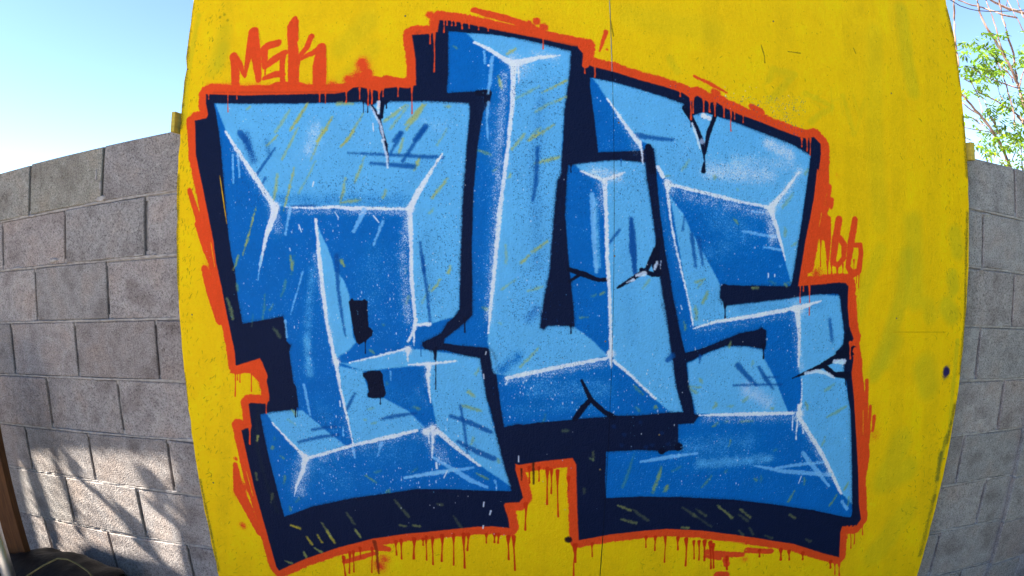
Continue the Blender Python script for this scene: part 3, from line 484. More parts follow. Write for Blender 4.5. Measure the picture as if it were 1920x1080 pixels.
stroke(z('NN', (1125, 90), (1128, 270)), [5, 2.4], (60, 30, 16), 1.4, 1.5, .85); stroke(z('NN', (1020, 140), (1022, 240)), [4, 2], (60, 30, 16), 1.4, 1.5, .8); stroke(z('M', (1510, 780), (1530, 860), (1550, 1060)), [7, 4, 3.4], (130, 44, 20), 1.4, 1.6, .9)
blob(1065, 1012, 6, (40, 24, 30), 2, 2.5)

# ---- orange drips over everything
for x, y, l_, w_ in [(391, 178, 8, 2.6), (427, 172, 38, 2.6), (444, 176, 10, 2.8), (599, 176, 15, 2.8), (610, 176, 18, 2.8), (649, 172, 20, 2.8), (674, 168, 18, 2.8), (690, 168, 30, 3.2), (697, 170, 25, 3.2), (711, 170, 30, 3.6), (718, 168, 13, 2.8), (746, 164, 17, 2.8), (772, 162, 52, 3.4),
                     (806, 62, 20, 3.2), (814, 60, 75, 3.8), (832, 36, 25, 3.4), (838, 38, 9, 3), (847, 40, 8, 3), (854, 42, 6, 3), (866, 45, 9, 3), (879, 47, 6, 3), (897, 50, 6, 3), (915, 55, 3, 3), (1018, 70, 22, 3), (1096, 118, 20, 3.2), (1115, 125, 20, 3.2), (1097, 92, 30, 12),
                     (1275, 172, 9, 3), (1295, 182, 42, 3.4), (1299, 182, 30, 3.4), (1319, 188, 22, 3.4), (1330, 190, 20, 3.4), (1340, 196, 22, 3.4), (1357, 202, 18, 3.2), (1370, 208, 38, 2.8), (1377, 212, 12, 2.8), (1393, 218, 12, 2.8), (1503, 262, 13, 2.6), (1513, 262, 21, 2.6), (1519, 262, 29, 2.6),
                     (1500, 532, 36, 2.6), (1506, 532, 14, 2.6), (1517, 538, 53, 2.8), (441, 690, 53, 3.2), (445, 695, 18, 2.6), (450, 695, 22, 2.6), (471, 692, 42, 3), (499, 755, 20, 3.2), (468, 800, 32, 3.4),
                     (1594, 645, 28, 3), (1604, 660, 20, 7), (1588, 990, 20, 2.6), (1595, 990, 38, 3.2), (1602, 990, 30, 2.6), (1617, 975, 28, 2.6), (1556, 1050, 12, 2.6), (1565, 1055, 22, 3), (1573, 1058, 22, 4)]:
    drip(x, y, l_, ORA, w_)
for n_, ds in dict(NN=[(75, 780, 150), (155, 780, 30), (183, 760, 180), (238, 770, 210), (322, 750, 200), (423, 740, 245), (512, 740, 270), (552, 740, 115), (712, 740, 50), (785, 740, 45), (818, 740, 50), (905, 760, 175), (953, 760, 270), (1090, 150, 110), (1175, 150, 95), (1248, 160, 290), (1285, 170, 185), (1338, 180, 380), (1435, 240, 90), (1060, 470, 205), (1643, 820, 90), (1500, 830, 130), (1484, 830, 249)],
                   M=[(1240, 940, 140), (1295, 900, 155), (1325, 890, 155), (1385, 860, 60), (1490, 860, 190), (1700, 800, 95), (1745, 790, 140), (1862, 780, 150)],
                   O=[(708, 760, 70), (790, 760, 95), (878, 760, 200), (990, 770, 80), (1062, 780, 210), (1130, 800, 130), (1175, 800, 140), (1225, 800, 145), (1275, 810, 205), (1300, 830, 180), (1420, 940, 85), (1708, 880, 30), (1895, 870, 70)],
                   Q=[(300, 880, 32), (488, 880, 60), (560, 890, 48), (680, 905, 30), (925, 980, 30), (10, 960, 60)]).items():
    for x, y, l_ in ds:
        (a0, b0), = z(n_, (x, y)); drip(a0, b0 - 3, l_ / 4.696 + 3, (200, 50, 16) if n_ != 'A' else ORA, 3.6, rng.uniform(-.06, .12) if n_ in 'M' else rng.uniform(-.05, .04))
for x0, y0, x1, y1 in [(412, 330, 425, 420), (435, 830, 440, 860), (462, 885, 474, 930), (1360, 1015, 1395, 1019), (1375, 1028, 1400, 1032), (1618, 770, 1618, 815), (1540, 400, 1535, 425), (925, 38, 960, 46), (395, 455, 402, 500)]:
    stroke([(x0, y0), (x1, y1)], [1, 2.2, 1], (236, 180, 20), .9, .8, .9)

# ---- white highlight lines with loose edges
def white(pts, w, g=.35, rough=2.6): stroke(pts, np.array(w) * .84, WH, 1.5, rough, .97, g)
for pts, w in [([(423, 247), (440, 275), (480, 335), (511, 383)], [5, 9, 11, 12]), ([(515, 388), (513, 405), (500, 440), (485, 510)], [17, 13, 6, 1.5]), ([(535, 389), (590, 391), (625, 388), (655, 391), (765, 392)], [3, 5, 9, 7, 6]),
               ([(767, 392), (790, 350), (828, 290)], [13, 11, 3]), ([(768, 395), (770, 440), (771, 520), (778, 600)], [12, 9, 9, 6]), ([(779, 600), (777, 618), (765, 640)], [9, 8, 4]), ([(778, 610), (806, 608)], [7, 7]), ([(776, 612), (776, 648)], [4, 3]),
               ([(592, 412), (600, 500), (612, 600), (628, 676)], [6, 10, 8, 9]), ([(630, 678), (638, 730), (650, 780), (662, 832)], [10, 6, 5, 3]), ([(655, 680), (700, 670), (762, 654)], [2, 5, 5]), ([(765, 655), (764, 678)], [8, 2.5]),
               ([(767, 684), (800, 683), (856, 677)], [3, 10, 3]), ([(803, 685), (802, 710), (807, 755)], [10, 7, 2]), ([(510, 792), (540, 825), (568, 853)], [3, 5, 8]), ([(572, 858), (567, 885), (556, 910), (552, 930)], [13, 9, 6, 2]),
               ([(577, 859), (620, 847), (662, 835), (720, 822), (782, 807)], [7, 7, 7, 9, 6]), ([(797, 808), (815, 804), (850, 835), (900, 874)], [9, 13, 8, 5]), ([(802, 812), (805, 830)], [5, 3]), ([(811, 815), (810, 858)], [6, 3]),
               ([(889, 80), (915, 92), (945, 112), (960, 118)], [4, 8, 8, 14]), ([(965, 120), (1010, 108), (1049, 105)], [18, 9, 3]), ([(963, 118), (960, 200), (953, 270), (945, 330), (936, 400), (928, 490), (921, 560), (915, 625)], [14, 9, 8, 9, 10, 8, 8, 4]), ([(972, 125), (972, 158)], [4, 3]),
               ([(950, 709), (990, 701), (1060, 686), (1142, 671)], [9, 10, 9, 6]), ([(952, 712), (948, 722)], 3), ([(1088, 321), (1110, 330), (1130, 338)], [5, 7, 9]), ([(1133, 338), (1150, 332), (1170, 324)], [10, 7, 4]), ([(1133, 338), (1136, 400), (1138, 480), (1143, 560), (1145, 660)], [10, 8, 8, 7, 8]),
               ([(1144, 662), (1146, 692)], [13, 2]), ([(1146, 674), (1180, 702), (1228, 748)], [6, 7, 5]), ([(1137, 184), (1165, 225), (1190, 260), (1198, 268)], [3, 6, 8, 11]), ([(1197, 266), (1203, 285), (1205, 308)], [8, 5, 3]),
               ([(1233, 314), (1243, 332)], [9, 9]), ([(1250, 341), (1252, 352)], [13, 11]), ([(1256, 347), (1300, 357), (1385, 378), (1440, 389)], [6, 8, 7, 7]), ([(1444, 390), (1470, 360), (1498, 322)], [13, 7, 3]), ([(1444, 392), (1455, 425), (1472, 488)], [12, 8, 3]),
               ([(1250, 350), (1258, 420), (1268, 470), (1280, 520), (1292, 570), (1299, 612)], [7, 5, 5, 5, 4, 3]), ([(1300, 616), (1340, 604), (1400, 595), (1487, 579)], [3, 8, 9, 9]), ([(1487, 579), (1510, 574), (1539, 564)], [12, 8, 3]), ([(1494, 582), (1498, 620), (1497, 687)], [12, 8, 3]),
               ([(1503, 712), (1503, 745), (1499, 770)], [2, 3, 5]), ([(1311, 779), (1400, 777), (1487, 775)], [4, 8, 7]), ([(1497, 760), (1499, 785), (1540, 850), (1577, 925)], [6, 12, 7, 6]), ([(1486, 780), (1485, 806)], 3), ([(1494, 788), (1492, 824)], 3), ([(1505, 795), (1505, 812)], 3),
               ([(748, 192 + 10), (752, 205)], 1)]:
    white(pts, w)
for pts, w in [(z('A', (1520, 770), (1515, 850)), [7, 4]), (z('A', (1455, 790), (1530, 930), (1560, 1050)), [3, 5, 4]), (z('D', (1545, 90), (1580, 210), (1585, 300)), [4, 5, 4]), (z('C', (745, 660), (770, 730), (795, 820)), [3, 6, 2]), (z('F', (130, 870), (190, 850)), [4, 10]), (z('F', (60, 920), (110, 900)), [2, 4]), (z('F', (285, 770), (265, 820)), [6, 4]),
               (z('F', (315, 760), (310, 810)), [2, 2]), (z('I', (1455, 712), (1530, 715)), [7, 9]), (z('I', (1240, 800), (1330, 785), (1400, 800), (1455, 835)), [5, 6, 6, 4]), (z('E', (1575, 290), (1560, 330), (1640, 330)), [1, 3, 1])]:
    stroke(pts, w, (205, 222, 246), 1.6, 2.4, .85, .4)
for x, y, r in [(630, 678, 5.5), (765, 655, 5.5), (571, 857, 7), (797, 810, 6), (812, 803, 7), (514, 388, 7), (769, 392, 6), (1145, 664, 6), (1446, 391, 7), (1252, 345, 6), (1495, 580, 6), (1497, 776, 7), (962, 120, 8), (1133, 340, 5), (803, 685, 5), (812, 812, 5)]:
    blob(x, y, r * .8, WH, 1.4, 1.6); mist([(x, y), (x + 1, y + 1)], r * 1.9, WH, .75, .95, int(x) % 9)
blob(1319, 218, 5.5, WH, 1.4, 1); blob(1328.5, 222, 4.5, WH, 1.4, 1); blob(915.5, 123, 2, WH, .8, .4); blob(1315, 265, 5, (180, 200, 230), 2, 3, .7)
# thin light streaks
for n_, pts, w in [('B', [(810, 430), (800, 560), (780, 700)], [6, 7, 4]), ('B', [(780, 770), (770, 900), (778, 1060)], [5, 5, 2]), ('B', [(750, 390), (755, 480)], [4, 3]), ('D', [(425, 200), (430, 420)], [4, 3]), ('D', [(465, 200), (475, 370)], [4, 3]), ('D', [(855, 600), (820, 800)], [7, 3]), ('D', [(1410, 620), (1330, 780)], [10, 6]),
                   ('D', [(1550, 700), (1480, 880)], [6, 4]), ('G', [(640, 0), (615, 180)], [2.5, 2]), ('J', [(840, 90), (885, 310)], [5, 4]), ('J', [(1590, 785), (1920, 735)], [4, 7]), ('J', [(1420, 520), (1390, 620)], [5, 2]), ('J', [(1205, 560), (1220, 630)], [4, 3]), ('NN', [(0, 212), (300, 165), (600, 125)], [5, 8, 4]), ('NN', [(250, 40), (430, 150), (580, 240), (720, 300)], [5, 8, 10, 5]),
                   ('O', [(660, 75), (830, 45), (1000, 20)], [4, 7, 6]), ('O', [(1000, 20), (1160, 0)], [6, 4]), ('Q', [(255, 108), (520, 160), (920, 190)], [3, 8, 7]), ('Q', [(440, 130), (640, 100), (860, 80)], [4, 6, 5]), ('Q', [(680, 0), (800, 150), (910, 290)], [7, 8, 4]), ('Q', [(1025, 425), (1070, 490)], [5, 5]), ('F', [(930, 535), (1170, 580)], [4, 6]), ('F', [(1090, 655), (1210, 675)], [3, 5]),
                   ('F', [(1000, 390), (1080, 395)], [3, 2]), ('E', [(1560, 500), (1575, 900), (1590, 1080)], [9, 9, 6]), ('G', [(950, 120), (860, 440)], [3, 2]), ('G', [(1610, 870), (1608, 930)], [3, 2]), ('I', [(1050, 0), (1040, 3)], [2, 2]), ('G', [(820, 490), (830, 610)], [5, 4]), ('NN', [(785, 240), (800, 270), (797, 320)], [4, 3, 2]), ('B', [(1735, 600), (1735, 602)], 1), ('J', [(1130, 400), (1135, 470)], [2, 2])]:
    stroke(z(n_, *pts), w, (120, 184, 238), 2.0, 2.6, .8, .45)
# overspray dust around the highlights
for pts, w, d_ in [([(440, 280), (500, 375)], 12, .28), ([(510, 390), (520, 430)], 20, .35), ([(540, 395), (760, 398)], 13, .3), ([(765, 395), (755, 480), (765, 600)], 16, .35), ([(590, 480), (600, 540), (622, 640)], 11, .3), ([(570, 865), (560, 920)], 24, .4), ([(600, 860), (780, 815)], 16, .25), ([(800, 820), (830, 860)], 24, .3),
                   ([(800, 690), (800, 720)], 12, .3), ([(780, 730), (800, 760)], 10, .18), ([(945, 140), (930, 400), (915, 600)], 15, .35), ([(960, 115), (980, 130)], 26, .35), ([(1000, 100), (1040, 110)], 14, .3), ([(930, 200), (925, 300)], 26, .2), ([(1125, 345), (1130, 400)], 16, .3), ([(1110, 326), (1160, 336)], 14, .35), ([(950, 715), (1140, 680)], 14, .3),
                   ([(1190, 260), (1190, 280)], 14, .3), ([(1150, 210), (1180, 255)], 10, .25), ([(1260, 360), (1430, 400)], 22, .3), ([(1440, 400), (1450, 450)], 18, .4), ([(1460, 380), (1500, 320)], 14, .35), ([(1310, 620), (1490, 590)], 12, .22), ([(1490, 600), (1500, 690)], 14, .3), ([(1490, 575), (1500, 585)], 22, .3), ([(1320, 785), (1490, 785)], 14, .3), ([(1500, 790), (1560, 900)], 11, .3),
                   ([(1250, 342), (1262, 356)], 14, .3), ([(1240, 380), (1275, 520)], 9, .18), ([(640, 760), (655, 820)], 9, .2), ([(660, 230), (560, 300)], 30, .1)]:
    mist(pts, w, WH, d_, .95, int(pts[0][0]) % 9)
# flecks flung off the cap
for b_, n_, r, e_, s_ in [((420, 200, 870, 600), 260, (.6, 1.7), .6, 1), ((545, 400, 780, 700), 160, (.6, 1.8), 1.5, 2), ((840, 70, 1060, 700), 240, (.6, 1.6), .8, 3), ((1070, 310, 1270, 780), 150, (.6, 1.6), 1, 4), ((1110, 160, 1500, 540), 260, (.6, 1.8), .8, 5), ((1250, 540, 1590, 920), 240, (.6, 1.7), 1.2, 6),
                          ((520, 780, 950, 960), 330, (.6, 1.9), 1.4, 7), ((780, 850, 850, 960), 60, (.8, 2.6), 1.6, 8), ((930, 700, 1250, 790), 160, (.7, 2.2), 1.2, 9), ((560, 940, 960, 1010), 60, (.6, 1.6), .8, 10), ((1000, 800, 1600, 1000), 140, (.5, 1.3), .6, 11), ((940, 790, 1270, 860), 60, (.5, 1.3), 1.5, 12), ((385, 240, 440, 560), 20, (.6, 1.2), .5, 13)]:
    specks(b_, int(n_ * 1.1), WH if s_ not in (11,) else (150, 180, 220), (r[0] * .8, r[1] * .62 + .15), .8, e_ * 1.6, 100 + s_)
for x0, y0, x1, y1, w_ in [(560, 422, 565, 435, 2.4), (700, 405, 710, 417, 2.6), (628, 398, 634, 408, 2), (588, 341, 586, 350, 2.4), (838, 883, 832, 896, 2.4), (907, 942, 906, 950, 2.6), (920, 958, 918, 965, 3), (906, 986, 905, 991, 2.4), (972, 855, 972, 866, 2), (1502, 893, 1497, 906, 2), (818, 868, 819, 878, 4), (910, 665, 911, 660, 2), (906, 702, 907, 710, 2.6), (1276, 573, 1278, 580, 2), (1440, 513, 1440, 520, 2.6), (1452, 515, 1452, 519, 2), (699, 232, 700, 246, 2), (543, 466, 544, 470, 2), (1008, 700, 1008, 706, 2), (637, 752, 638, 762, 2.4)]:
    stroke([(x0, y0), (x1, y1)], w_, WH, .9, .6, .9)
# fine pale dust drifting over the dark blue
for b_, n_ in [((500, 395, 770, 600), 700), ((660, 480, 770, 640), 320), ((430, 330, 520, 600), 160), ((540, 600, 640, 830), 380), ((560, 830, 900, 930), 700), ((890, 130, 960, 640), 520), ((940, 690, 1200, 790), 520), ((1060, 330, 1140, 640), 220), ((1260, 360, 1480, 530), 700), ((1280, 600, 1500, 700), 260), ((1150, 790, 1560, 930), 900), ((1110, 170, 1200, 280), 120)]:
    specks(b_, int(n_ * 1.5), (96, 168, 226), (.5, 1.1), .75, .5, 400 + n_)
# dark dust on the light blue
for b_, n_ in [((440, 200, 870, 390), 900), ((780, 400, 860, 600), 260), ((960, 150, 1050, 600), 900), ((1150, 320, 1260, 760), 420), ((1250, 180, 1510, 380), 700), ((1300, 560, 1590, 770), 500), ((1260, 400, 1350, 600), 260), ((640, 690, 930, 850), 500), ((510, 775, 640, 850), 150), ((930, 560, 1110, 690), 300), ((1500, 700, 1595, 900), 250), ((960, 120, 1060, 330), 260), ((440, 330, 760, 388), 260), ((1060, 310, 1210, 400), 120), ((1140, 160, 1300, 300), 160)]:
    specks(b_, int(n_ * 3.2), (14, 66, 130), (.55, 1.15), .8, .4, 200 + n_)
    
# broad surface variation of the coat
IMG *= (1 + (N40 * .03 + N14 * .02 + N5 * .03 + N2 * .04))[..., None]
# seam of the two sheets and grime along it
np.clip(IMG, 0, 1, out=IMG)
_sx = int((.2490 - BX0) / PXM); IMG[:, _sx - 1:_sx + 1] *= (.55 + .25 * rng.random((TH, 1, 1))).astype(np.float32)
for _y0, _y1, _d in [(0, TH, 0)]: IMG[:, _sx + 1:_sx + 2] *= 1.04
np.clip(IMG, 0, 1, out=IMG)
LIN = np.where(IMG <= .04045, IMG / 12.92, ((IMG + .055) / 1.055) ** 2.4)
LIN *= 1.15
LIN = np.clip(LIN, 0.0012, .92)
px_ = np.ones((TH, TW, 4), np.float32); px_[..., :3] = LIN
paint_img = bpy.data.images.new('spray_paint', TW, TH, float_buffer=True, alpha=False)
paint_img.colorspace_settings.name = 'Non-Color'
paint_img.pixels.foreach_set(px_.ravel()); paint_img.update(); paint_img.pack()

# ------------------------------------------------------------------ materials
def uv_board(me):
    uvl = me.uv_layers.new(name='UVMap')
    for l in me.loops:
        v = me.vertices[l.vertex_index].co
        uvl.data[l.index].uv = ((v.x - BX0) / (BX1 - BX0), (v.z - BZ0) / (BZ1 - BZ0))
def mat_paint():
    mt, nt, b = new_mat('spray_painted_board')
    uv = N(nt, 'ShaderNodeUVMap'); tx = N(nt, 'ShaderNodeTexImage'); tx.image = paint_img; tx.extension = 'EXTEND'; tx.interpolation = 'Cubic'
    nt.links.new(uv.outputs[0], tx.inputs[0]); nt.links.new(tx.outputs[0], b.inputs['Base Color'])
    tc = N(nt, 'ShaderNodeTexCoord'); mp = N(nt, 'ShaderNodeMapping'); mp.inputs['Scale'].default_value = (1, 1, 1)
    nt.links.new(tc.outputs['Object'], mp.inputs[0])
    n1 = N(nt, 'ShaderNodeTexNoise', i_Scale=190.0, i_Detail=3.0); n2 = N(nt, 'ShaderNodeTexNoise', i_Scale=55.0, i_Detail=4.0, i_Distortion=1.2)
    # strands of the board: long thin chips lying in several directions
    mr = N(nt, 'ShaderNodeMapping'); mr.inputs['Rotation'].default_value = (0, R(38), 0); mr.inputs['Scale'].default_value = (70, 1, 13)
    mr2 = N(nt, 'ShaderNodeMapping'); mr2.inputs['Rotation'].default_value = (0, R(-50), 0); mr2.inputs['Scale'].default_value = (60, 1, 12)
    v1 = N(nt, 'ShaderNodeTexVoronoi', i_Scale=1.0, i_Randomness=1.0); v2 = N(nt, 'ShaderNodeTexVoronoi', i_Scale=1.0)
    for a in (n1, n2): nt.links.new(mp.outputs[0], a.inputs['Vector'])
    nt.links.new(tc.outputs['Object'], mr.inputs[0]); nt.links.new(tc.outputs['Object'], mr2.inputs[0])
    nt.links.new(mr.outputs[0], v1.inputs['Vector']); nt.links.new(mr2.outputs[0], v2.inputs['Vector'])
    c1 = ramp(nt, v1.outputs['Color'], [(0.0, (0, 0, 0)), (1.0, (1, 1, 1))]); c2 = ramp(nt, v2.outputs['Color'], [(0.0, (0, 0, 0)), (1.0, (1, 1, 1))])
    ad = N(nt, 'ShaderNodeMath', operation='ADD'); nt.links.new(c1.outputs[0], ad.inputs[0]); nt.links.new(c2.outputs[0], ad.inputs[1])
    m1 = N(nt, 'ShaderNodeMath', operation='MULTIPLY_ADD'); m1.inputs[1].default_value = .24; nt.links.new(ad.outputs[0], m1.inputs[0])
    m2 = N(nt, 'ShaderNodeMath', operation='MULTIPLY_ADD'); m2.inputs[1].default_value = .6; nt.links.new(n2.outputs[0], m2.inputs[0]); 
    m3 = N(nt, 'ShaderNodeMath', operation='MULTIPLY'); m3.inputs[1].default_value = .55; nt.links.new(n1.outputs[0], m3.inputs[0])
    nt.links.new(m3.outputs[0], m2.inputs[2]); nt.links.new(m2.outputs[0], m1.inputs[2])
    bp = N(nt, 'ShaderNodeBump', i_Strength=1.0, i_Distance=.0036); nt.links.new(m1.outputs[0], bp.inputs['Height']); nt.links.new(bp.outputs[0], b.inputs['Normal'])
    rr = N(nt, 'ShaderNodeMapRange'); rr.inputs['To Min'].default_value = .42; rr.inputs['To Max'].default_value = .62
    nt.links.new(n2.outputs[0], rr.inputs[0]); nt.links.new(rr.outputs[0], b.inputs['Roughness']); b.inputs['Specular IOR Level'].default_value = .06
    return mt
M_PAINT = mat_paint()
def mat_noise(name, stops, scale=30, detail=6, rough=.85, bump=.3, bscale=None, dist=.003, spec=.3, rnd=0.0, metallic=0.0, stretch=None, extra=None):
    mt, nt, b = new_mat(name)
    tc = N(nt, 'ShaderNodeTexCoord'); mp = N(nt, 'ShaderNodeMapping'); nt.links.new(tc.outputs['Object'], mp.inputs[0])
    if stretch: mp.inputs['Scale'].default_value = stretch
    if rnd:
        oi = N(nt, 'ShaderNodeObjectInfo'); ml = N(nt, 'ShaderNodeVectorMath', operation='SCALE'); cb = N(nt, 'ShaderNodeCombineXYZ')
        nt.links.new(oi.outputs['Random'], cb.inputs[0]); nt.links.new(oi.outputs['Random'], cb.inputs[2]); nt.links.new(cb.outputs[0], ml.inputs[0]); ml.inputs['Scale'].default_value = 37.0
        nt.links.new(ml.outputs[0], mp.inputs['Location'])
    n1 = N(nt, 'ShaderNodeTexNoise', i_Scale=float(scale), i_Detail=float(detail), i_Roughness=.65); nt.links.new(mp.outputs[0], n1.inputs['Vector'])
    r = ramp(nt, n1.outputs[0], stops); col = r.outputs[0]
    if rnd:
        hs = N(nt, 'ShaderNodeHueSaturation'); mrg = N(nt, 'ShaderNodeMapRange'); mrg.inputs['To Min'].default_value = 1 - rnd; mrg.inputs['To Max'].default_value = 1 + rnd
        nt.links.new(oi.outputs['Random'], mrg.inputs[0]); nt.links.new(mrg.outputs[0], hs.inputs['Value']); msat = N(nt, 'ShaderNodeMath', operation='PINGPONG'); msat.inputs[1].default_value = .09; nt.links.new(oi.outputs['Random'], msat.inputs[0]); m16 = N(nt, 'ShaderNodeMath', operation='MULTIPLY_ADD'); m16.inputs[1].default_value = 14.0; m16.inputs[2].default_value = .35; nt.links.new(msat.outputs[0], m16.inputs[0]); nt.links.new(m16.outputs[0], hs.inputs['Saturation']); nt.links.new(col, hs.inputs['Color']); col = hs.outputs[0]
    if extra: col = extra(nt, mp, col)
    nt.links.new(col, b.inputs['Base Color']); b.inputs['Roughness'].default_value = rough; b.inputs['Specular IOR Level'].default_value = spec; b.inputs['Metallic'].default_value = metallic
    n2 = N(nt, 'ShaderNodeTexNoise', i_Scale=float(bscale or scale * 3), i_Detail=5.0); nt.links.new(mp.outputs[0], n2.inputs['Vector'])
    bp = N(nt, 'ShaderNodeBump', i_Strength=bump, i_Distance=dist); nt.links.new(n2.outputs[0], bp.inputs['Height']); nt.links.new(bp.outputs[0], b.inputs['Normal'])
    return mt
def grit(nt, mp, col):
    """dark pores, pale sand grains, broad stains"""
    w = N(nt, 'ShaderNodeTexNoise', i_Scale=185.0, i_Detail=5.0, i_Roughness=.75); nt.links.new(mp.outputs[0], w.inputs['Vector'])
    rp = ramp(nt, w.outputs[0], [(.37, (.34, .33, .34)), (.47, (.80, .80, .80)), (.58, (1, 1, 1)), (.72, (1.0, 1.0, 1.0))])
    mx = N(nt, 'ShaderNodeMix', data_type='RGBA', blend_type='MULTIPLY'); mx.inputs[0].default_value = 1.0
    nt.links.new(col, mx.inputs[6]); nt.links.new(rp.outputs[0], mx.inputs[7])
    w2 = N(nt, 'ShaderNodeTexNoise', i_Scale=110.0, i_Detail=4.0); nt.links.new(mp.outputs[0], w2.inputs['Vector'])
    rp2 = ramp(nt, w2.outputs[0], [(.55, (0, 0, 0)), (.70, (1, 1, 1))])
    mx2 = N(nt, 'ShaderNodeMix', data_type='RGBA', blend_type='MIX'); mx2.inputs[7].default_value = (.50, .48, .46, 1)
    sc_ = N(nt, 'ShaderNodeMath', operation='MULTIPLY'); sc_.inputs[1].default_value = .55; nt.links.new(rp2.outputs[0], sc_.inputs[0])
    nt.links.new(sc_.outputs[0], mx2.inputs[0]); nt.links.new(mx.outputs[2], mx2.inputs[6])
    w3 = N(nt, 'ShaderNodeTexNoise', i_Scale=7.0, i_Detail=3.0); nt.links.new(mp.outputs[0], w3.inputs['Vector'])
    rp3 = ramp(nt, w3.outputs[0], [(.32, (.66, .62, .61)), (.5, (1, 1, 1)), (.68, (1.0, .91, .85))])
    mx3 = N(nt, 'ShaderNodeMix', data_type='RGBA', blend_type='MULTIPLY'); mx3.inputs[0].default_value = .9
    nt.links.new(mx2.outputs[2], mx3.inputs[6]); nt.links.new(rp3.outputs[0], mx3.inputs[7])
    return mx3.outputs[2]
M_BLOCK = mat_noise('concrete_block', [(.3, (.305, .282, .276)), (.5, (.39, .364, .357)), (.7, (.46, .435, .425))], 26, 6, .95, .8, 170, .004, .15, .13, extra=grit)
M_BLOCKG = mat_noise('greenish_concrete_block', [(.3, (.30, .295, .26)), (.5, (.37, .36, .32)), (.7, (.43, .42, .38))], 26, 6, .95, .8, 170, .004, .15, .12, extra=grit)
M_MORT = mat_noise('grey_mortar', [(.3, (.24, .225, .22)), (.5, (.38, .36, .352)), (.7, (.50, .48, .47))], 40, 6, .95, .9, 120, .004, .15)
M_ADDED_HEDGE = mat_noise('added_hedge_leaves', [(.3, (.012, .022, .008)), (.6, (.03, .055, .018))], 30, 5, .8, 1.0, 40, .03, .1)  # kept dark so the added hedge bounces little light
M_ADDED_PAVING = mat_noise('added_dark_paving', [(.3, (.035, .034, .034)), (.6, (.055, .053, .052))], 60, 6, .9, .6, 120, .004, .15)  # for the added strip that darkens the foot of the board
M_GROUND = mat_noise('pale_dry_dirt', [(.3, (.46, .40, .33)), (.5, (.55, .485, .41)), (.7, (.62, .56, .48))], 6, 8, .95, .8, 40, .02, .1)
M_WOODY = mat_noise('yellow_painted_wood', [(.35, (.42, .32, .05)), (.6, (.62, .47, .06)), (.75, (.30, .26, .08))], 22, 6, .75, .5, 60, .002, .3, stretch=(1, 1, 4))
M_RAW = mat_noise('weathered_board_edge', [(.3, (.22, .17, .07)), (.55, (.42, .33, .07)), (.75, (.30, .24, .12))], 60, 5, .85, .6, 140, .002, .2)
M_STUD = mat_noise('brown_wood', [(.3, (.04, .015, .005)), (.5, (.085, .032, .009)), (.7, (.12, .05, .015))], 14, 8, .7, .5, 50, .002, .3, stretch=(8, 8, .6))
M_TAN = mat_noise('bare_softwood', [(.3, (.34, .22, .11)), (.5, (.44, .31, .17)), (.7, (.52, .38, .22))], 14, 8, .8, .4, 50, .002, .3, stretch=(.6, 8, 8))
M_STEEL = mat_noise('galvanised_steel', [(.35, (.42, .43, .45)), (.6, (.58, .59, .61))], 18, 4, .38, .12, 60, .001, .5, metallic=.9)
M_SCREW = mat_noise('rusty_screw', [(.35, (.10, .07, .04)), (.6, (.2, .15, .06))], 200, 2, .6, .2, 300, .0005, .4)
M_STUCCO = mat_noise('tan_stucco', [(.3, (.30, .24, .18)), (.6, (.40, .33, .25))], 8, 6, .95, .6, 80, .004, .1)
M_BAG = mat_noise('black_plastic', [(.3, (.004, .004, .005)), (.7, (.011, .011, .012))], 12, 3, .5, .5, 26, .012, .2)
M_STRAP = mat_noise('olive_strap', [(.3, (.05, .045, .015)), (.7, (.11, .10, .04))], 60, 3, .7, .4, 160, .002, .3)
M_CABLE = mat_noise('black_cable', [(.3, (.015, .015, .016)), (.7, (.03, .03, .03))], 30, 2, .5, .1, 60, .001, .4)
M_BARK = mat_noise('pinkish_bark', [(.25, (.06, .034, .028)), (.45, (.15, .095, .078)), (.65, (.27, .18, .15)), (.8, (.34, .25, .21))], 22, 8, .85, .6, 70, .004, .25, stretch=(1, 1, .3))
def mat_leaf():
    mt, nt, b = new_mat('green_leaf')
    g = N(nt, 'ShaderNodeNewGeometry'); r = ramp(nt, g.outputs['Random Per Island'], [(0, (.03, .075, .005)), (.4, (.075, .16, .008)), (.75, (.14, .24, .010)), (1, (.24, .33, .018))])
    nt.links.new(r.outputs[0], b.inputs['Base Color']); b.inputs['Roughness'].default_value = .45
    tr = N(nt, 'ShaderNodeBsdfTranslucent'); hs = N(nt, 'ShaderNodeHueSaturation', i_Saturation=1.1, i_Value=1.5); nt.links.new(r.outputs[0], hs.inputs['Color']); nt.links.new(hs.outputs[0], tr.inputs[0])
    mx = N(nt, 'ShaderNodeMixShader'); mx.inputs[0].default_value = .45; out = nt.nodes['Material Output']
    nt.links.new(b.outputs[0], mx.inputs[1]); nt.links.new(tr.outputs[0], mx.inputs[2]); nt.links.new(mx.outputs[0], out.inputs[0])
    return mt
M_LEAF = mat_leaf()

# ------------------------------------------------------------------ ground
def grid_mesh(name, xs, ys, zf, mat, kind='structure'):
    v = [(x, y, zf(x, y)) for y in ys for x in xs]; w = len(xs)
    f = [(j * w + i, j * w + i + 1, (j + 1) * w + i + 1, (j + 1) * w + i) for j in range(len(ys) - 1) for i in range(w - 1)]
    return tag(mesh_obj(name, v, f, mat, None, True), kind=kind)
rp = random.Random(4)
def axis(a, b, n, far): return [-far, -far / 4, -far / 12] + [a + (b - a) * i / n for i in range(n + 1)] + [far / 12, far / 4, far]
grid_mesh('ground', axis(-6, 6, 40, 900), axis(-5, 8, 40, 900), lambda x, y: rp.uniform(-.012, .012) if abs(x) < 7 and abs(y) < 9 else 0, M_GROUND)

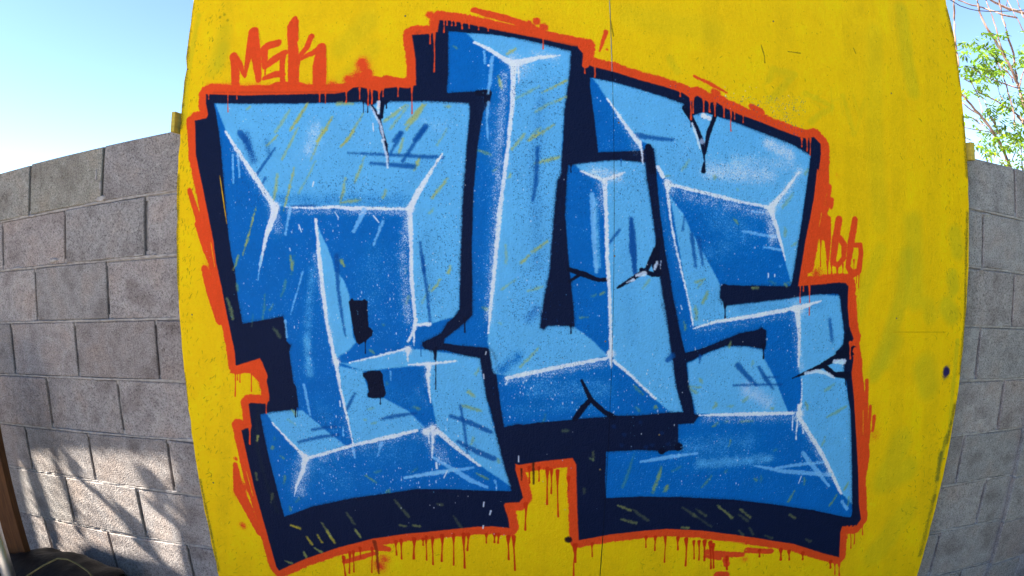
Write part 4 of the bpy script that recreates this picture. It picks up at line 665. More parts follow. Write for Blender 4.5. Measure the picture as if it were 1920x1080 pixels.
# ------------------------------------------------------------------ block wall
import mathutils.noise as mn
FX0, G0 = 1.4425, 1.86                 # wall measures -> scene
ZL = [.046, -.155, -.367, -.577, -.789, -1.0, -1.207, -1.422, -1.635, -1.845]
ZR = [.016, -.174, -.386, -.600, -.804, -1.018, -1.224, -1.429, -1.641, -1.850]
SL = [.067, .064, .047, .048, .050, .053, .044, .046, .055, .055]
SR = [.072, .075, .056, .052, .050, .035, .030, .036, .030, .030]
def bed(c, x):
    xw = x + FX0
    if xw < .33: zz = ZL[c] + SL[c] * max(xw - .33, -1.6)
    elif xw > 3.04: zz = ZR[c] - SR[c] * min(xw - 3.04, .9)
    else:
        t = (xw - .33) / 2.71; zz = ZL[c] * (1 - t) + ZR[c] * t
    return zz + G0
HJ_L = [[-.445, -.031], [-.629, -.23, .182], [-.414, -.008], [-.598, -.197, .212], [-.398, .003], [-.59, -.195, .208], [-.381, .02], [-.588, -.188, .216], [-.39, .01]]
HJ_R = [3.325, 3.125, 3.325, 3.137, 3.32, 3.126, 3.316, 3.106, 3.31]
wall = tag(empty('block_wall', (0, WALL_Y, 0)), 'tall grey concrete block wall running behind the yellow painted board on both sides', 'wall')
jr = random.Random(11)
heads = []
for c in range(9):
    l = HJ_L[c]; x = l[0]; xs = []
    while x > -4.2: x -= .41; xs.insert(0, x)
    xs += l; n = round((HJ_R[c] - l[-1]) / .415)
    xs += [l[-1] + (HJ_R[c] - l[-1]) * k / n for k in range(1, n)] + [HJ_R[c]]
    if c % 2: xs += [3.70, 4.12, 4.53, 4.95, 5.36]
    else: xs += [3.735, 4.15, 4.56, 4.98, 5.40]
    xs = [q - FX0 for q in xs]; heads.append(xs)
    for i in range(len(xs) - 1):
        x0, x1 = xs[i] + .0062, xs[i + 1] - .0062
        zt = .0055 if c else 0.0
        q = [(x0, bed(c + 1, x0) + .0045), (x1, bed(c + 1, x1) + .0045), (x1, bed(c, x1) - zt), (x0, bed(c, x0) - zt)]
        dy = jr.uniform(-.0035, .0035); cx_, cz_ = (x0 + x1) / 2, (q[0][1] + q[2][1]) / 2
        bm = bmesh.new(); k = .003
        # front face with a small arris, slightly uneven corners
        q = [(a + jr.uniform(-.0022, .0022), b_ + jr.uniform(-.002, .002)) for a, b_ in q]
        inner = [(a + (k if a < cx_ else -k), b_ + (k if b_ < cz_ else -k)) for a, b_ in q]
        vf = [bm.verts.new((a - cx_, dy, b_ - cz_)) for a, b_ in inner]; vo = [bm.verts.new((a - cx_, dy + k, b_ - cz_)) for a, b_ in q]; vb = [bm.verts.new((a - cx_, .19, b_ - cz_)) for a, b_ in q]
        bm.faces.new(vf)
        for a in range(4):
            b2 = (a + 1) % 4
            bm.faces.new((vf[a], vo[a], vo[b2], vf[b2])); bm.faces.new((vo[a], vb[a], vb[b2], vo[b2]))
        bm.faces.new(vb[::-1])
        green = (c == 0 and x1 < -1.4 and jr.random() < 1.0)
        o = bm_obj('block', bm, M_BLOCKG if green else M_BLOCK, wall); o.location = (cx_, 0, cz_)
        if x1 - x0 > .5: pass
# mortar: smeared beds almost flush, raked head joints
bm = bmesh.new()
for c in range(1, 10):
    n = 48; prev = None
    for i in range(n + 1):
        x = -5.6 + 9.5 * i / n; zc = bed(c, x); cur = [bm.verts.new(p) for p in ((x, .16, zc + .02), (x, .008, zc + .02), (x, .008, zc - .02), (x, .16, zc - .02))]
        if prev:
            for a in range(4): bm.faces.new((prev[a], cur[a], cur[(a + 1) % 4], prev[(a + 1) % 4]))
        prev = cur
    n = 420; X0, X1 = -5.6, 3.9; prev = None
    for i in range(n + 1):
        x = X0 + (X1 - X0) * i / n; zc = bed(c, x); nz = mn.noise(Vector((x * 9, c * 7.3, 0))); nz2 = mn.noise(Vector((x * 40, c * 3.1, 2))); up = .0058 + .006 * nz + .003 * nz2 + jr.uniform(0, .002); dn = .0052 + .005 * mn.noise(Vector((x * 14, c * 5.3, 8))) + jr.uniform(0, .002); yy = -.0006 - .0045 * nz2 + jr.uniform(-.0016, .0016)
        cur = [bm.verts.new(p) for p in ((x, .02, zc + up), (x, yy, zc + up * .55), (x, yy + .001, zc - dn * .5), (x, .02, zc - dn))]
        if prev:
            for a in range(3): bm.faces.new((prev[a], cur[a], cur[a + 1], prev[a + 1]))
        prev = cur
for c in range(9):
    for x in heads[c]:
        zb, zt = bed(c + 1, x), bed(c, x); prev = None
        for i in range(9):
            zz = zb + (zt - zb) * i / 8; yy = .015 + jr.uniform(-.003, .002); w_ = .009
            cur = [bm.verts.new(p) for p in ((x - w_, yy, zz), (x + w_, yy, zz))]
            if prev: bm.faces.new((prev[0], prev[1], cur[1], cur[0]))
            prev = cur
tag(bm_obj('mortar', bm, M_MORT, wall), kind='stuff')
# dabs of mortar squeezed out of the joints
bm = bmesh.new()
for (px, py, w_, h_) in [(60, 405, 20, 5), (190, 372, 26, 12), (172, 382, 30, 6), (100, 488, 20, 9), (260, 478, 30, 4), (30, 503, 22, 5), (200, 600, 40, 3), (90, 602, 30, 3), (288, 478, 12, 5), (1850, 402, 14, 6), (1842, 505, 14, 5), (1875, 610, 40, 4), (1880, 411, 10, 4), (188, 350, 5, 24), (181, 330, 4, 30)]:
    p0 = at(px - w_ / 2, py, WALL_Y); p1 = at(px + w_ / 2, py, WALL_Y); q0 = at(px, py - h_ / 2, WALL_Y); q1 = at(px, py + h_ / 2, WALL_Y)
    cx_, cz_ = (p0.x + p1.x) / 2, (q0.z + q1.z) / 2; a_, b_ = abs(p1.x - p0.x) / 2, abs(q0.z - q1.z) / 2
    ring0 = []; ctr = bm.verts.new((cx_, -.005, cz_))
    for k in range(14):
        an = 2 * math.pi * k / 14; s_ = jr.uniform(.7, 1.15); ring0.append(bm.verts.new((cx_ + math.cos(an) * a_ * s_, -.0005 + .003, cz_ + math.sin(an) * b_ * s_ + .05 * (cx_ + math.cos(an) * a_ - cx_))))
    mid = [bm.verts.new((ctr.co.x + (v.co.x - ctr.co.x) * .7 , -.0045, ctr.co.z + (v.co.z - ctr.co.z) * .7)) for v in ring0]
    for k in range(14):
        bm.faces.new((ring0[k], ring0[(k + 1) % 14], mid[(k + 1) % 14], mid[k])); bm.faces.new((mid[k], mid[(k + 1) % 14], ctr))
tag(bm_obj('mortar_smear', bm, M_MORT, wall), kind='stuff')

# pilaster at the right-hand end of the view
PX = 3.485 - FX0
d_ = ray(1884, 976); PY = PX * d_[1] / d_[0] - 0.0
pil = tag(empty('block_pilaster', (PX + .2, PY, 0)), 'grey block pilaster standing out from the wall at the lower right edge', 'pilaster')
for c in range(9):
    zt, zb = bed(c, PX + .1), bed(c + 1, PX + .1)
    segs = [(0, .40)] if c % 2 else [(0, .2), (.2, .4)]
    for a, b_ in segs:
        bm = bmesh.new(); box(bm, PX + a + (.004 if a else 0) - (PX + .2), PX + b_ - .004 - (PX + .2), jr.uniform(-.002, .002), WALL_Y - PY - .001, zb + .005, zt - .005, .003)
        bm_obj('block', bm, M_BLOCK, pil)
bm = bmesh.new(); box(bm, -.194, .190, .006, WALL_Y - PY - .003, .0, bed(0, PX + .1) - .004)
tag(bm_obj('mortar', bm, M_MORT, pil), kind='stuff')
d0 = PY

# ------------------------------------------------------------------ the painted board
board = tag(empty('painted_board', (0, BOARD_Y, 0.08)), 'large yellow wooden board with blue and navy graffiti letters outlined in orange', 'board')
SEAM = .2490
def sheet(xa, xb, name):
    zs = [.10 + (2.54 - .10) * i / 60 for i in range(61)]
    def left(z_):
        t = (z_ - .10) / 2.44
        return np.interp(z_, [.1, .36, .9, 1.5, 2.34, 2.6], [-1.0665, -1.0685, -1.0770, -1.0855, -1.0815, -1.080])
    def right(z_): return np.interp(z_, [.1, .28, .9, 1.45, 2.3, 2.44, 2.6], [1.528, 1.5335, 1.5435, 1.5425, 1.5345, 1.5215, 1.518])
    e = random.Random(9 if xa is None else 5)
    bite = [abs(e.gauss(0, .0018)) if e.random() < .3 else 0 for _ in zs]; bite2 = [abs(e.gauss(0, .0018)) if e.random() < .3 else 0 for _ in zs]
    L = [((left(z_) + bite[int(round((z_ - .10) / 2.44 * 60))] + e.uniform(-.0012, .0018)) if xa is None else SEAM + .0011 + e.uniform(-.0003, .0003), z_) for z_ in zs]
    Rr_ = [((right(z_) - bite2[int(round((z_ - .10) / 2.44 * 60))] + e.uniform(-.0018, .0012)) if xb is None else SEAM - .0011 + e.uniform(-.0003, .0003), z_) for z_ in zs]
    bm = bmesh.new(); fr = []; bk = []
    for (a, b_) in zip(L, Rr_):
        cols = [a[0] + (b_[0] - a[0]) * k / 8 for k in range(9)]
        fr.append([bm.verts.new((x, 0, a[1])) for x in cols]); bk.append([bm.verts.new((x, .0125, a[1])) for x in cols])
    for j in range(60):
        for k in range(8):
            bm.faces.new((fr[j][k], fr[j][k + 1], fr[j + 1][k + 1], fr[j + 1][k])); bm.faces.new((bk[j][k + 1], bk[j][k], bk[j + 1][k], bk[j + 1][k + 1])).material_index = 1
        bm.faces.new((fr[j][0], fr[j + 1][0], bk[j + 1][0], bk[j][0])).material_index = 1
        bm.faces.new((fr[j + 1][8], fr[j][8], bk[j][8], bk[j + 1][8])).material_index = 1
    for k in range(8):
        bm.faces.new((fr[60][k], fr[60][k + 1], bk[60][k + 1], bk[60][k])).material_index = 1; bm.faces.new((fr[0][k + 1], fr[0][k], bk[0][k], bk[0][k + 1])).material_index = 1
    me = bpy.data.meshes.new('board_sheet'); bmesh.ops.recalc_face_normals(bm, faces=bm.faces); bm.to_mesh(me); bm.free()
    me.materials.append(M_PAINT); me.materials.append(M_RAW); uv_board(me)
    o = link('board_sheet', me, None, board); o.location = (0, 0, -.08); return o
tag(sheet(None, SEAM, 'l'), 'left sheet of the board, carrying the first letter'); tag(sheet(SEAM, None, 'r'), 'right sheet of the board, mostly bare yellow at its right')
def film(name, outline, lab, lift, grow=0.0):
    """a thin layer of dried paint lying on the sheets"""
    p = b2p(dens(outline, True, 30)); pts = [(BX0 + q[0] * PXM, BZ0 + q[1] * PXM) for q in p]
    if grow:
        n = len(pts); area = sum(pts[i][0] * pts[(i + 1) % n][1] - pts[(i + 1) % n][0] * pts[i][1] for i in range(n)); s_ = 1 if area > 0 else -1; o_ = []
        for i in range(n):
            ax, ay = pts[i - 1]; bx, by = pts[(i + 1) % n]; dx, dy = bx - ax, by - ay; l_ = math.hypot(dx, dy) or 1
            o_.append((pts[i][0] + s_ * dy / l_ * grow, pts[i][1] - s_ * dx / l_ * grow))
        pts = o_
    from mathutils.geometry import tessellate_polygon
    tri = tessellate_polygon([[Vector((x, zz, 0)) for x, zz in pts]])
    v = [(x, -lift, zz - .08) for x, zz in pts]
    me = bpy.data.meshes.new(name); me.from_pydata(v, [], [tuple(t) for t in tri]); me.update()
    bm = bmesh.new(); bm.from_mesh(me)
    for f in bm.faces:
        f.normal_update()
        if f.normal.y > 0: f.normal_flip()
    bm.to_mesh(me); bm.free()
    uvl = me.uv_layers.new(name='UVMap')
    for l in me.loops:
        c_ = me.vertices[l.vertex_index].co; uvl.data[l.index].uv = ((c_.x - BX0) / (BX1 - BX0), (c_.z + .08 - BZ0) / (BZ1 - BZ0))
    o = link(name, me, M_PAINT, board)
    if lab: o['label'] = lab
    return o
def split_seam(o_): pass
film('painted_outline', SIL, 'navy backing shape and drop shadow round all three letters', .0005, 0)
film('painted_letter', B_OUT, 'left blue block letter with two navy blots inside', .0009)
film('painted_letter', U_OUT, 'tall middle blue block letter with a navy gap between its stems', .0009)
film('painted_letter', S_OUT, 'right blue block letter folding back on itself', .0009)
film('painted_tag', [(428, 103), (445, 100), (460, 118), (463, 60), (475, 55), (485, 58), (490, 82), (530, 76), (538, 45), (555, 30), (562, 75), (585, 62), (592, 80), (612, 85), (615, 160), (470, 162), (440, 158)], 'small orange lettering above the left letter', .0013)
film('painted_number', [(1530, 405), (1558, 398), (1570, 405), (1610, 402), (1622, 455), (1616, 500), (1608, 545), (1570, 545), (1555, 500), (1533, 450)], 'small dripping orange numerals at the right of the letters', .0013)
# screws
bm0 = bmesh.new(); bmesh.ops.create_cone(bm0, cap_ends=True, segments=12, radius1=.003, radius2=.0022, depth=.0016, matrix=Matrix.Rotation(R(90), 4, 'X')); me_s = bpy.data.meshes.new('screw'); bm0.to_mesh(me_s); bm0.free(); me_s.materials.append(M_SCREW)
for px, py in [(1681, 597), (1671, 175), (1236, 815), (360, 590), (352, 130), (1780, 300), (1770, 860), (400, 905), (1135, 640), (1152, 480), (1160, 230), (1125, 880), (760, 30), (1450, 40)]:
    p = at(px, py, BOARD_Y); o = link('screw', me_s, None, board); o.location = (p.x, -.0012, p.z - .08)
# timber behind the sheets, holding them off the wall
for x in (-1.02, .22, 1.46):
    fb = bmesh.new(); box(fb, x - .019, x + .019, .0135, .066, .02, 2.40); bm_obj('batten', fb, M_TAN, board)
def stub(fx0, fx1, fy0, fy1, side, lab):
    ty = (board_edge := (-1.0905 if side < 0 else 1.5465))
    pxi = fx1 if side < 0 else fx0                     # inner front arris
    d = ray(pxi, (fy0 + fy1) / 2); yf = board_edge * d[1] / d[0]
    xo = at(fx0 if side < 0 else fx1, (fy0 + fy1) / 2, yf).x; z0 = at((fx0 + fx1) / 2, fy1, yf).z; z1 = at((fx0 + fx1) / 2, fy0, yf).z
    o = tag(empty('wooden_bracket', ((xo + board_edge) / 2, yf, z0)), lab, 'bracket', 'painted wooden brackets gripping the board')
    bm = bmesh.new(); w_ = abs(board_edge - xo); box(bm, -w_ / 2, w_ / 2, 0, 2.06 - yf, 0, z1 - z0, .0012); bm_obj('lumber', bm, M_WOODY, o)
    bm = bmesh.new(); box(bm, -.010, .010, 2.0 - yf, 2.03 - yf, -.22, -.002); bm_obj('leg', bm, M_TAN, o)
    print('stub', yf, w_, z0, z1, bed(0, xo)); return o
stub(320.5, 327.5, 209.5, 247, -1, 'yellow painted wooden stub on the wall top at the left edge of the board')
stub(1820.3, 1828, 267, 300, 1, 'yellow painted wooden stub on the wall top at the right edge of the board')

# ------------------------------------------------------------------ things in the lower left corner
def vertical(px, py, y):
    return at(px, py, y)
yp = 1.33
bm = bmesh.new(); pa = at(6.5, 1032, yp)
tube(bm, [(0, 0, 0), (0, 0, .9)], 0.030, 24); pole = tag(bm_obj('pole', bm, M_STEEL, None, True), 'shiny galvanised steel pole standing upright in the lower left corner', 'pole'); pole.location = (pa.x - .018, yp, 0)
yb = 1.55; p1 = at(44, 1026, yb); p0 = at(-4, 835, yb); p2 = at(16, 1026, yb)
bm = bmesh.new(); hx = (p0.x - p1.x) / (p0.z - p1.z)
w_ = abs(p1.x - p2.x) + .01
prof = [(p1.x - w_, yb), (p1.x, yb), (p1.x, yb + .035), (p1.x - w_, yb + .035)]
va = [bm.verts.new((x + hx * (0 - p1.z), y, 0)) for x, y in prof]; vb = [bm.verts.new((x + hx * (1.1 - p1.z), y, 1.1)) for x, y in prof]
for k in range(4): bm.faces.new((va[k], va[(k + 1) % 4], vb[(k + 1) % 4], vb[k]))
bm.faces.new(va[::-1]); bm.faces.new(vb)
pl = bm_obj('timber_plank', bm, M_STUD); tag(pl, 'brown timber plank leaning upright beside the steel pole', 'plank')
print('plank slope', hx, 'pole x', pa.x, p1.x)
# crumpled black sack
import mathutils.noise as mn
yk = 1.50
bm = bmesh.new(); top = [(-30, 1036), (0, 1032), (25, 1031), (45, 1034), (70, 1038), (95, 1041), (115, 1047), (135, 1053), (150, 1062), (165, 1070), (176, 1079), (185, 1090)]
cols = []
for i in range(61):
    t = i / 60; px = -30 + 215 * t; py = np.interp(px, [a for a, b in top], [b for a, b in top])
    p = at(px, py + 9, yk); col = []
    for j in range(29):
        s_ = j / 28; an = s_ * math.pi
        yy = yk - math.cos(an) * .26; zz = p.z * (math.sin(an) ** .55 if an > 0 else 0)
        v = Vector((p.x, yy, zz)); k = mn.noise(v * 6) * .026 + mn.noise(v * 15) * .008 + abs(mn.noise(v * 10)) * .02
        inner = .6 if .42 < s_ < .58 else 1.0
        col.append(bm.verts.new((v.x + k * .8, v.y + k * 1.4, max(0, v.z + k * .45 * inner - .008))))
    cols.append(col)
for i in range(60):
    for j in range(28): bm.faces.new((cols[i][j], cols[i + 1][j], cols[i + 1][j + 1], cols[i][j + 1]))
bm.faces.new([c[0] for c in cols][::-1]) if False else None
sack = tag(empty('black_sack', (at(70, 1060, yk).x, yk, 0)), 'crumpled black plastic sack on the ground below the block wall', 'sack')
so_ = bm_obj('sack_body', bm, M_BAG, sack, True); so_.location = -Vector(sack.location)
bm = bmesh.new(); pts = [at(x, y, yk - .20) + Vector((0, dy, 0)) for x, y, dy in [(48, 1082, 0), (62, 1072, -.01), (78, 1062, 0), (98, 1054, .03), (118, 1056, .03), (138, 1062, .02), (160, 1072, .01), (175, 1082, 0)]]
tube(bm, pts, .0032, 8); s2 = bm_obj('strap', bm, M_STRAP, sack, True); s2.location = -Vector(sack.location)

# ------------------------------------------------------------------ out of view: house, and added screen, hedge and paving that shape light
hb = tag(empty('stucco_house', (0, -9.5, 0)), 'tan stucco house across the yard facing the board', 'house')
bm = bmesh.new(); box(bm, -6, 6, -.3, 0, 0, 3.3); bm_obj('house_wall', bm, M_STUCCO, hb)
bm = bmesh.new(); box(bm, -6.3, 6.3, -1.2, .5, 3.302, 3.42); bm_obj('roof_edge', bm, M_TAN, hb)
# added screen to the left, its opening cut to shape a patch of sun
SX = -3.30
def sunhit(X, Z, sx=SX):
    k = (sx - X) / sd.x
    return (WALL_Y + k * sd.y, Z + k * sd.z)
hole = []
for px, py in [(38, 868), (70, 846), (98, 848), (100, 868), (112, 872), (117, 845), (180, 846), (250, 852), (330, 862), (338, 905), (322, 905), (335, 950), (330, 985), (338, 1020), (352, 1062), (345, 1076), (300, 1052), (225, 1040), (165, 1018), (150, 1030), (138, 1045), (128, 1050), (75, 1035), (60, 980), (45, 920)]:
    p = at(px, py, WALL_Y); hole.append(sunhit(p.x, p.z))
def plate(name, sx, outer, holes, mat, th=.004, parent=None):
    from mathutils.geometry import tessellate_polygon
    loops = [[Vector((y, z_, 0)) for y, z_ in outer]] + [[Vector((y, z_, 0)) for y, z_ in h] for h in holes]
    flat = [v for l in loops for v in l]; tri = tessellate_polygon(loops)
    bm = bmesh.new(); f = [bm.verts.new((sx, v.x, v.y)) for v in flat]; b_ = [bm.verts.new((sx - th, v.x, v.y)) for v in flat]
    for t in tri:
        bm.faces.new([f[i] for i in t]); bm.faces.new([b_[i] for i in reversed(t)])
    i0 = 0
    for l in loops:
        n = len(l)
        for k in range(n):
            a, c_ = i0 + k, i0 + (k + 1) % n; bm.faces.new((f[a], f[c_], b_[c_], b_[a]))
        i0 += n
    return bm_obj(name, bm, mat, parent)
scr = tag(empty('added_sun_screen', (0, 0, 0)), 'added tall metal screen shading the board, its opening cut to shape the sun patch', 'screen')
ys = [h[0] for h in hole]; zs = [h[1] for h in hole]
print('hole y', min(ys), max(ys), 'z', min(zs), max(zs), 'sun', tuple(sd))
plate('sun_screen_sheet', SX, [(-0.1, 0), (1.80, 0), (1.80, 6.9), (-0.1, 6.9)], [hole], M_STEEL, parent=scr)
# chain link across the opening, and added sticks that shape the sun patch
cl = tag(empty('chain_link_panel', (0, 0, 0)), 'panel of chain link wire across the cut opening of the added screen', 'wire panel')
bm = bmesh.new(); y0, y1, z0, z1 = min(ys) - .03, max(ys) + .03, min(zs) - .03, max(zs) + .03; s_ = .055
k = -60
for k in range(-50, 60):
    for sg in (1, -1):
        c0 = k * s_
        pts = []
        for t in (0, 1):
            yy = y0 if t == 0 else y1; zz = (z0 + z1) / 2 + c0 + sg * (yy - (y0 + y1) / 2) * 1.9
            pts.append((yy, zz))
        (ya, za), (yb2, zb2) = pts
        if max(za, zb2) < z0 or min(za, zb2) > z1: continue
        tube(bm, [(SX + .02, ya, za), (SX + .02, yb2, zb2)], .0016, 4, False)
bm_obj('wire_mesh', bm, M_STEEL, cl)['kind'] = 'stuff'
def caster(name, lab, cat, pts, w, mat):
    """an added stick, its line set by the shadow wanted on the wall"""
    q = []
    for px, py in pts:
        p = at(px, py, WALL_Y); y_, z_ = sunhit(p.x, p.z, SX + .10); q.append(Vector((SX + .10, y_, z_)))
    bm = bmesh.new(); tube(bm, q, w, 6); tag(bm_obj(name, bm, mat), lab, cat)
caster('shadow_stake', 'thick added stake shading a band of the sun patch', 'stake', [(48, 850), (72, 920), (98, 1000), (110, 1045)], .016, M_TAN)
caster('shadow_stake', 'thin added stake casting a diagonal shadow in the sun patch', 'stake', [(104, 868), (120, 905), (142, 960), (150, 1000)], .010, M_TAN)
caster('shadow_stake', 'bent added stake shading the middle of the sun patch', 'stake', [(136, 862), (142, 892), (190, 930), (238, 978), (250, 985)], .016, M_TAN)
caster('shadow_branch', 'stout added branch shading the right part of the sun patch', 'branch', [(262, 872), (280, 890), (296, 925), (300, 960)], .024, M_BARK)
caster('shadow_stick', 'low added stick shading the end of the sun patch', 'stick', [(232, 960), (255, 975), (262, 1000), (285, 1040)], .022, M_BARK)

hg = tag(empty('added_hedge', (2.68, -.8, 0)), 'added dark green hedge out of view that darkens the right side of the scene', 'hedge')  # added out of view to block light from the right
bm = bmesh.new(); rh = random.Random(8)
gx = [[bm.verts.new((.35 * math.cos(math.pi * j / 16) * -1 + mn.noise(Vector((i * .7, j * .9, 1))) * .10, 2.56 - 5.9 * i / 60, 2.9 * math.sin(math.pi * j / 16) ** .3 + mn.noise(Vector((i * .6, j * .8, 5))) * .10 if 0 < j < 16 else 0)) for j in range(17)] for i in range(61)]
for i in range(60):
    for j in range(16): bm.faces.new((gx[i][j], gx[i + 1][j], gx[i + 1][j + 1], gx[i][j + 1]))
tag(bm_obj('foliage', bm, M_ADDED_HEDGE, hg), kind='stuff')
bm = bmesh.new(); box(bm, -.7, 2.75, -3.6, 1.80, .004, .022, .004); tag(bm_obj('added_dark_strip', bm, M_ADDED_PAVING), kind='structure')  # dark strip added to cut ground bounce at the lower right

# ------------------------------------------------------------------ tree and cable beyond the wall, right
tree = tag(empty('young_tree', tuple(at(1885, 900, 5.2).xy) + (0,)), 'leafy young tree with thin pinkish branches behind the right end of the wall', 'tree')
TL = Vector(tree.location)
def zz(n_, *p): return z(n_, *p)
br = [('T', [(838, -60), (845, 0), (848, 150), (855, 330), (875, 450), (885, 560)], 3.2, 4.2, 5.0), ('T', [(1030, -60), (1045, 0), (1060, 100), (1120, 230), (1190, 330), (1280, 480), (1360, 640), (1395, 740), (1430, 860), (1470, 1010)], 3.4, 7, 5.2),
      ('T', [(1215, -60), (1230, 0), (1250, 110), (1290, 270), (1350, 460), (1372, 600), (1385, 720)], 3.5, 5, 5.3), ('T', [(1100, -30), (1120, 0), (1150, 90), (1200, 240), (1250, 400), (1285, 480)], 2, 3.2, 5.0), ('T', [(1290, -30), (1350, 100), (1400, 200), (1450, 290)], 1.8, 2.6, 5.5),
      ('T', [(860, -30), (890, 0), (1000, 40), (1130, 78), (1250, 120), (1380, 150)], 2, 3.4, 5.1), ('T', [(1130, -20), (1160, 0), (1250, 50), (1330, 80), (1460, 115)], 4, 6.5, 5.6), ('T', [(1370, -20), (1400, 60), (1440, 150)], 2, 3, 5.5),
      ('T', [(905, 780), (960, 850), (1060, 960), (1150, 1070), (1230, 1200), (1290, 1330), (1330, 1440)], 3.2, 6.5, 5.1), ('T', [(920, 870), (1000, 930), (1080, 985), (1160, 1085)], 2, 3, 5.0),
      ('T', [(1040, 765), (1200, 850), (1300, 910), (1380, 965), (1450, 1030)], 2, 4, 5.2), ('T', [(930, 660), (1000, 700), (1050, 790), (1090, 950)], 1.5, 2.2, 5.0), ('T', [(1100, 370), (1200, 500), (1260, 640), (1310, 780), (1360, 980), (1360, 1100)], 2, 3.6, 5.2),
      ('T', [(1455, 560), (1420, 640), (1398, 740)], 2, 3.6, 5.2), ('T', [(985, 560), (1050, 610), (1130, 650), (1250, 700), (1395, 745)], 1.4, 2.6, 5.1), ('T', [(1230, 490), (1300, 600), (1350, 700)], 1.6, 2.4, 5.4),
      ('T', [(1210, 690), (1230, 780), (1260, 840)], 1.2, 1.8, 5.2), ('T', [(1060, 800), (1110, 860), (1150, 980), (1200, 1080)], 1.4, 2.2, 5.3), ('T', [(1000, 1000), (1060, 1040), (1120, 1070)], 1.6, 1.8, 5.0),
      ('U', [(800, 70), (900, 90), (1000, 108), (1085, 122)], 1.4, 2, 5.0), ('U', [(800, 138), (850, 165)], 1.3, 1.6, 5.0), ('U', [(1195, 170), (1175, 240), (1150, 310)], 1.5, 2.2, 5.2), ('U', [(1210, 170), (1220, 280), (1226, 400)], 2.2, 3.2, 5.4), ('U', [(1000, 0), (1030, 60), (1075, 160)], 1.4, 2, 5.1),
      ('U', [(880, 0), (940, 50), (1000, 110), (1100, 240)], 1.2, 2, 5.3), ('U', [(1185, -10), (1234, 60)], 4, 5, 5.4), ('U', [(985, 230), (985, 300), (975, 320)], 1.1, 1.4, 5.0), ('U', [(1010, 270), (1070, 330), (1120, 355)], 1.1, 1.6, 5.0),
      ('T', [(1240, 500), (1200, 560), (1130, 600)], 1.2, 1.6, 5.2), ('T', [(1385, 700), (1330, 640), (1240, 560)], 1.6, 2.2, 5.2), ('T', [(1300, 0), (1290, 50)], 1.2, 1.6, 5.3)]
mm = 0.00086 * 5.2 / 2 * 1.55       # half the width of one photo pixel at the tree
for n_, p_, w0, w1, yy in br:
    q = zz(n_, *p_); pts = []
    for i, (x, y) in enumerate(q): pts.append(at(x, y, yy + .12 * math.sin(i * 1.3 + x)) - TL)
    # smooth
    P2 = []
    for i in range(len(pts) - 1):
        for k in range(3): P2.append(pts[i].lerp(pts[i + 1], k / 3) + Vector((rp.uniform(-.004, .004), rp.uniform(-.01, .01), rp.uniform(-.004, .004))))
    P2.append(pts[-1]); n = len(P2)
    bm = bmesh.new(); tube(bm, P2, [mm * (w0 + (w1 - w0) * i / (n - 1)) for i in range(n)], 7); bm_obj('branch', bm, M_BARK, tree, True)
tr0 = at(1945, 330, 5.2) - TL; bm = bmesh.new(); tube(bm, [(0, 0, 0), (0.02, 0, .8), (-.03, 0, 1.5), (.0, 0, tr0.z)], [.055, .045, .038, .03], 10); 
tk = bm_obj('trunk', bm, M_BARK, tree, True)
tk.location = (tr0.x, 0, 0)
lv, lf = [], []
rl = random.Random(21)
def leaflet(base, d, ln, wd, nrm):
    s_ = d.cross(nrm).normalized(); i = len(lv)
    lv.extend([tuple(base), tuple(base + d * ln * .42 + s_ * wd - nrm * wd * .35), tuple(base + d * ln - nrm * ln * .12), tuple(base + d * ln * .42 - s_ * wd - nrm * wd * .35), tuple(base + d * ln * .45)])
    lf.extend([(i, i + 1, i + 4), (i + 1, i + 2, i + 4), (i + 2, i + 3, i + 4), (i + 3, i, i + 4)])
def leaf(p):
    az = rl.uniform(0, 2 * math.pi); d = Vector((math.cos(az), math.sin(az) * .8, rl.uniform(-.75, .25))).normalized(); ln = rl.uniform(.12, .20)
    nrm = Vector((rl.uniform(-.5, .5), rl.uniform(-.6, .3), 1)).normalized(); s_ = d.cross(nrm).normalized()
    for k in range(3):
        b = p + d * ln * (k + .8) / 3
        for sg in (1, -1):
            dd = (d * .6 + s_ * sg + Vector((0, 0, -.25))).normalized(); leaflet(b, dd, rl.uniform(.06, .105), .018, nrm)
    leaflet(p + d * ln, d, .10, .018, nrm)
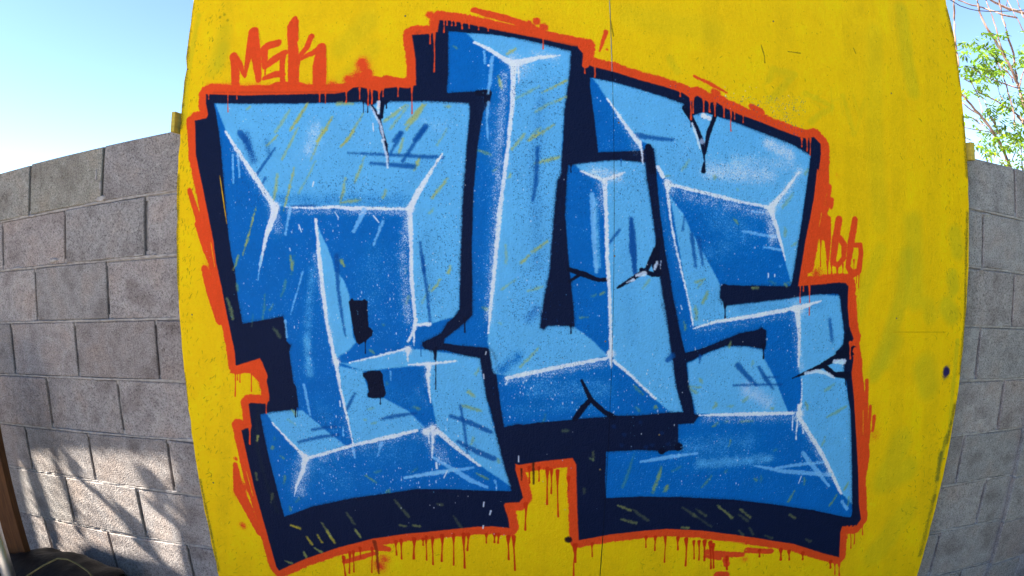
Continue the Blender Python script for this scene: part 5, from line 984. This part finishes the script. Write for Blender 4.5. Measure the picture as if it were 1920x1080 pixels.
for n_, x, y, r_px, cnt in [('T', 1080, 310, 75, 13), ('T', 965, 375, 42, 7), ('T', 1190, 320, 60, 9), ('T', 1010, 430, 50, 7), ('T', 1150, 430, 85, 14), ('T', 1250, 400, 40, 5), ('T', 1000, 520, 55, 8), ('T', 1110, 560, 95, 22), ('T', 1210, 600, 85, 18), ('T', 930, 580, 42, 8), ('T', 1040, 650, 60, 9), ('T', 1150, 650, 60, 9),
                       ('T', 985, 740, 50, 7), ('T', 1030, 760, 30, 4), ('T', 1410, 455, 60, 10), ('T', 1330, 455, 36, 4), ('T', 1430, 530, 50, 6), ('T', 1290, 840, 75, 14), ('T', 1195, 915, 55, 9), ('T', 1390, 790, 60, 11), ('T', 1330, 930, 60, 9), ('T', 965, 990, 42, 8), ('T', 1250, 1065, 85, 10), ('T', 1410, 1060, 60, 8), ('T', 1370, 870, 50, 7),
                       ('U', 832, 20, 26, 5), ('U', 905, 180, 48, 12), ('U', 985, 175, 60, 14), ('U', 905, 230, 36, 6), ('U', 1050, 205, 42, 8), ('U', 1150, 120, 70, 15), ('U', 1215, 80, 50, 9), ('U', 1100, 60, 40, 6), ('U', 1195, 335, 45, 9), ('U', 1060, 320, 26, 4), ('U', 1205, 240, 36, 6), ('U', 1130, 165, 50, 9), ('U', 1165, 290, 24, 4), ('T', 1180, 520, 50, 6), ('T', 1070, 470, 40, 5)]:
    (cx, cy), = zz(n_, (x, y)); s = ZM[n_][2]
    for _ in range(max(3, int(cnt * .75))):
        a = rl.uniform(0, 6.28); r = r_px / s * math.sqrt(rl.random())
        leaf(at(cx + math.cos(a) * r, cy + math.sin(a) * r, 5.2 + rl.uniform(-.45, .45)) - TL)
# the crown goes on beyond the edge of the picture
for _ in range(110):
    leaf(at(rl.uniform(1925, 2010), rl.uniform(40, 330), 5.2 + rl.uniform(-.6, .6)) - TL)
fo = mesh_obj('foliage', lv, lf, M_LEAF, tree); fo['kind'] = 'stuff'
bm = bmesh.new(); pts = [at(x, y, 3.6) for x, y in [(1740, -34), (1760, -16), (1782, 0), (1800, 11), (1818, 17), (1833, 20), (1855, 21.5), (1885, 21), (1909, 20), (1925, 18), (1960, 12)]]
tube(bm, pts, .0042, 8); tag(bm_obj('overhead_cable', bm, M_CABLE, None, True), 'black cable hanging across the sky above the right end of the wall', 'cable')
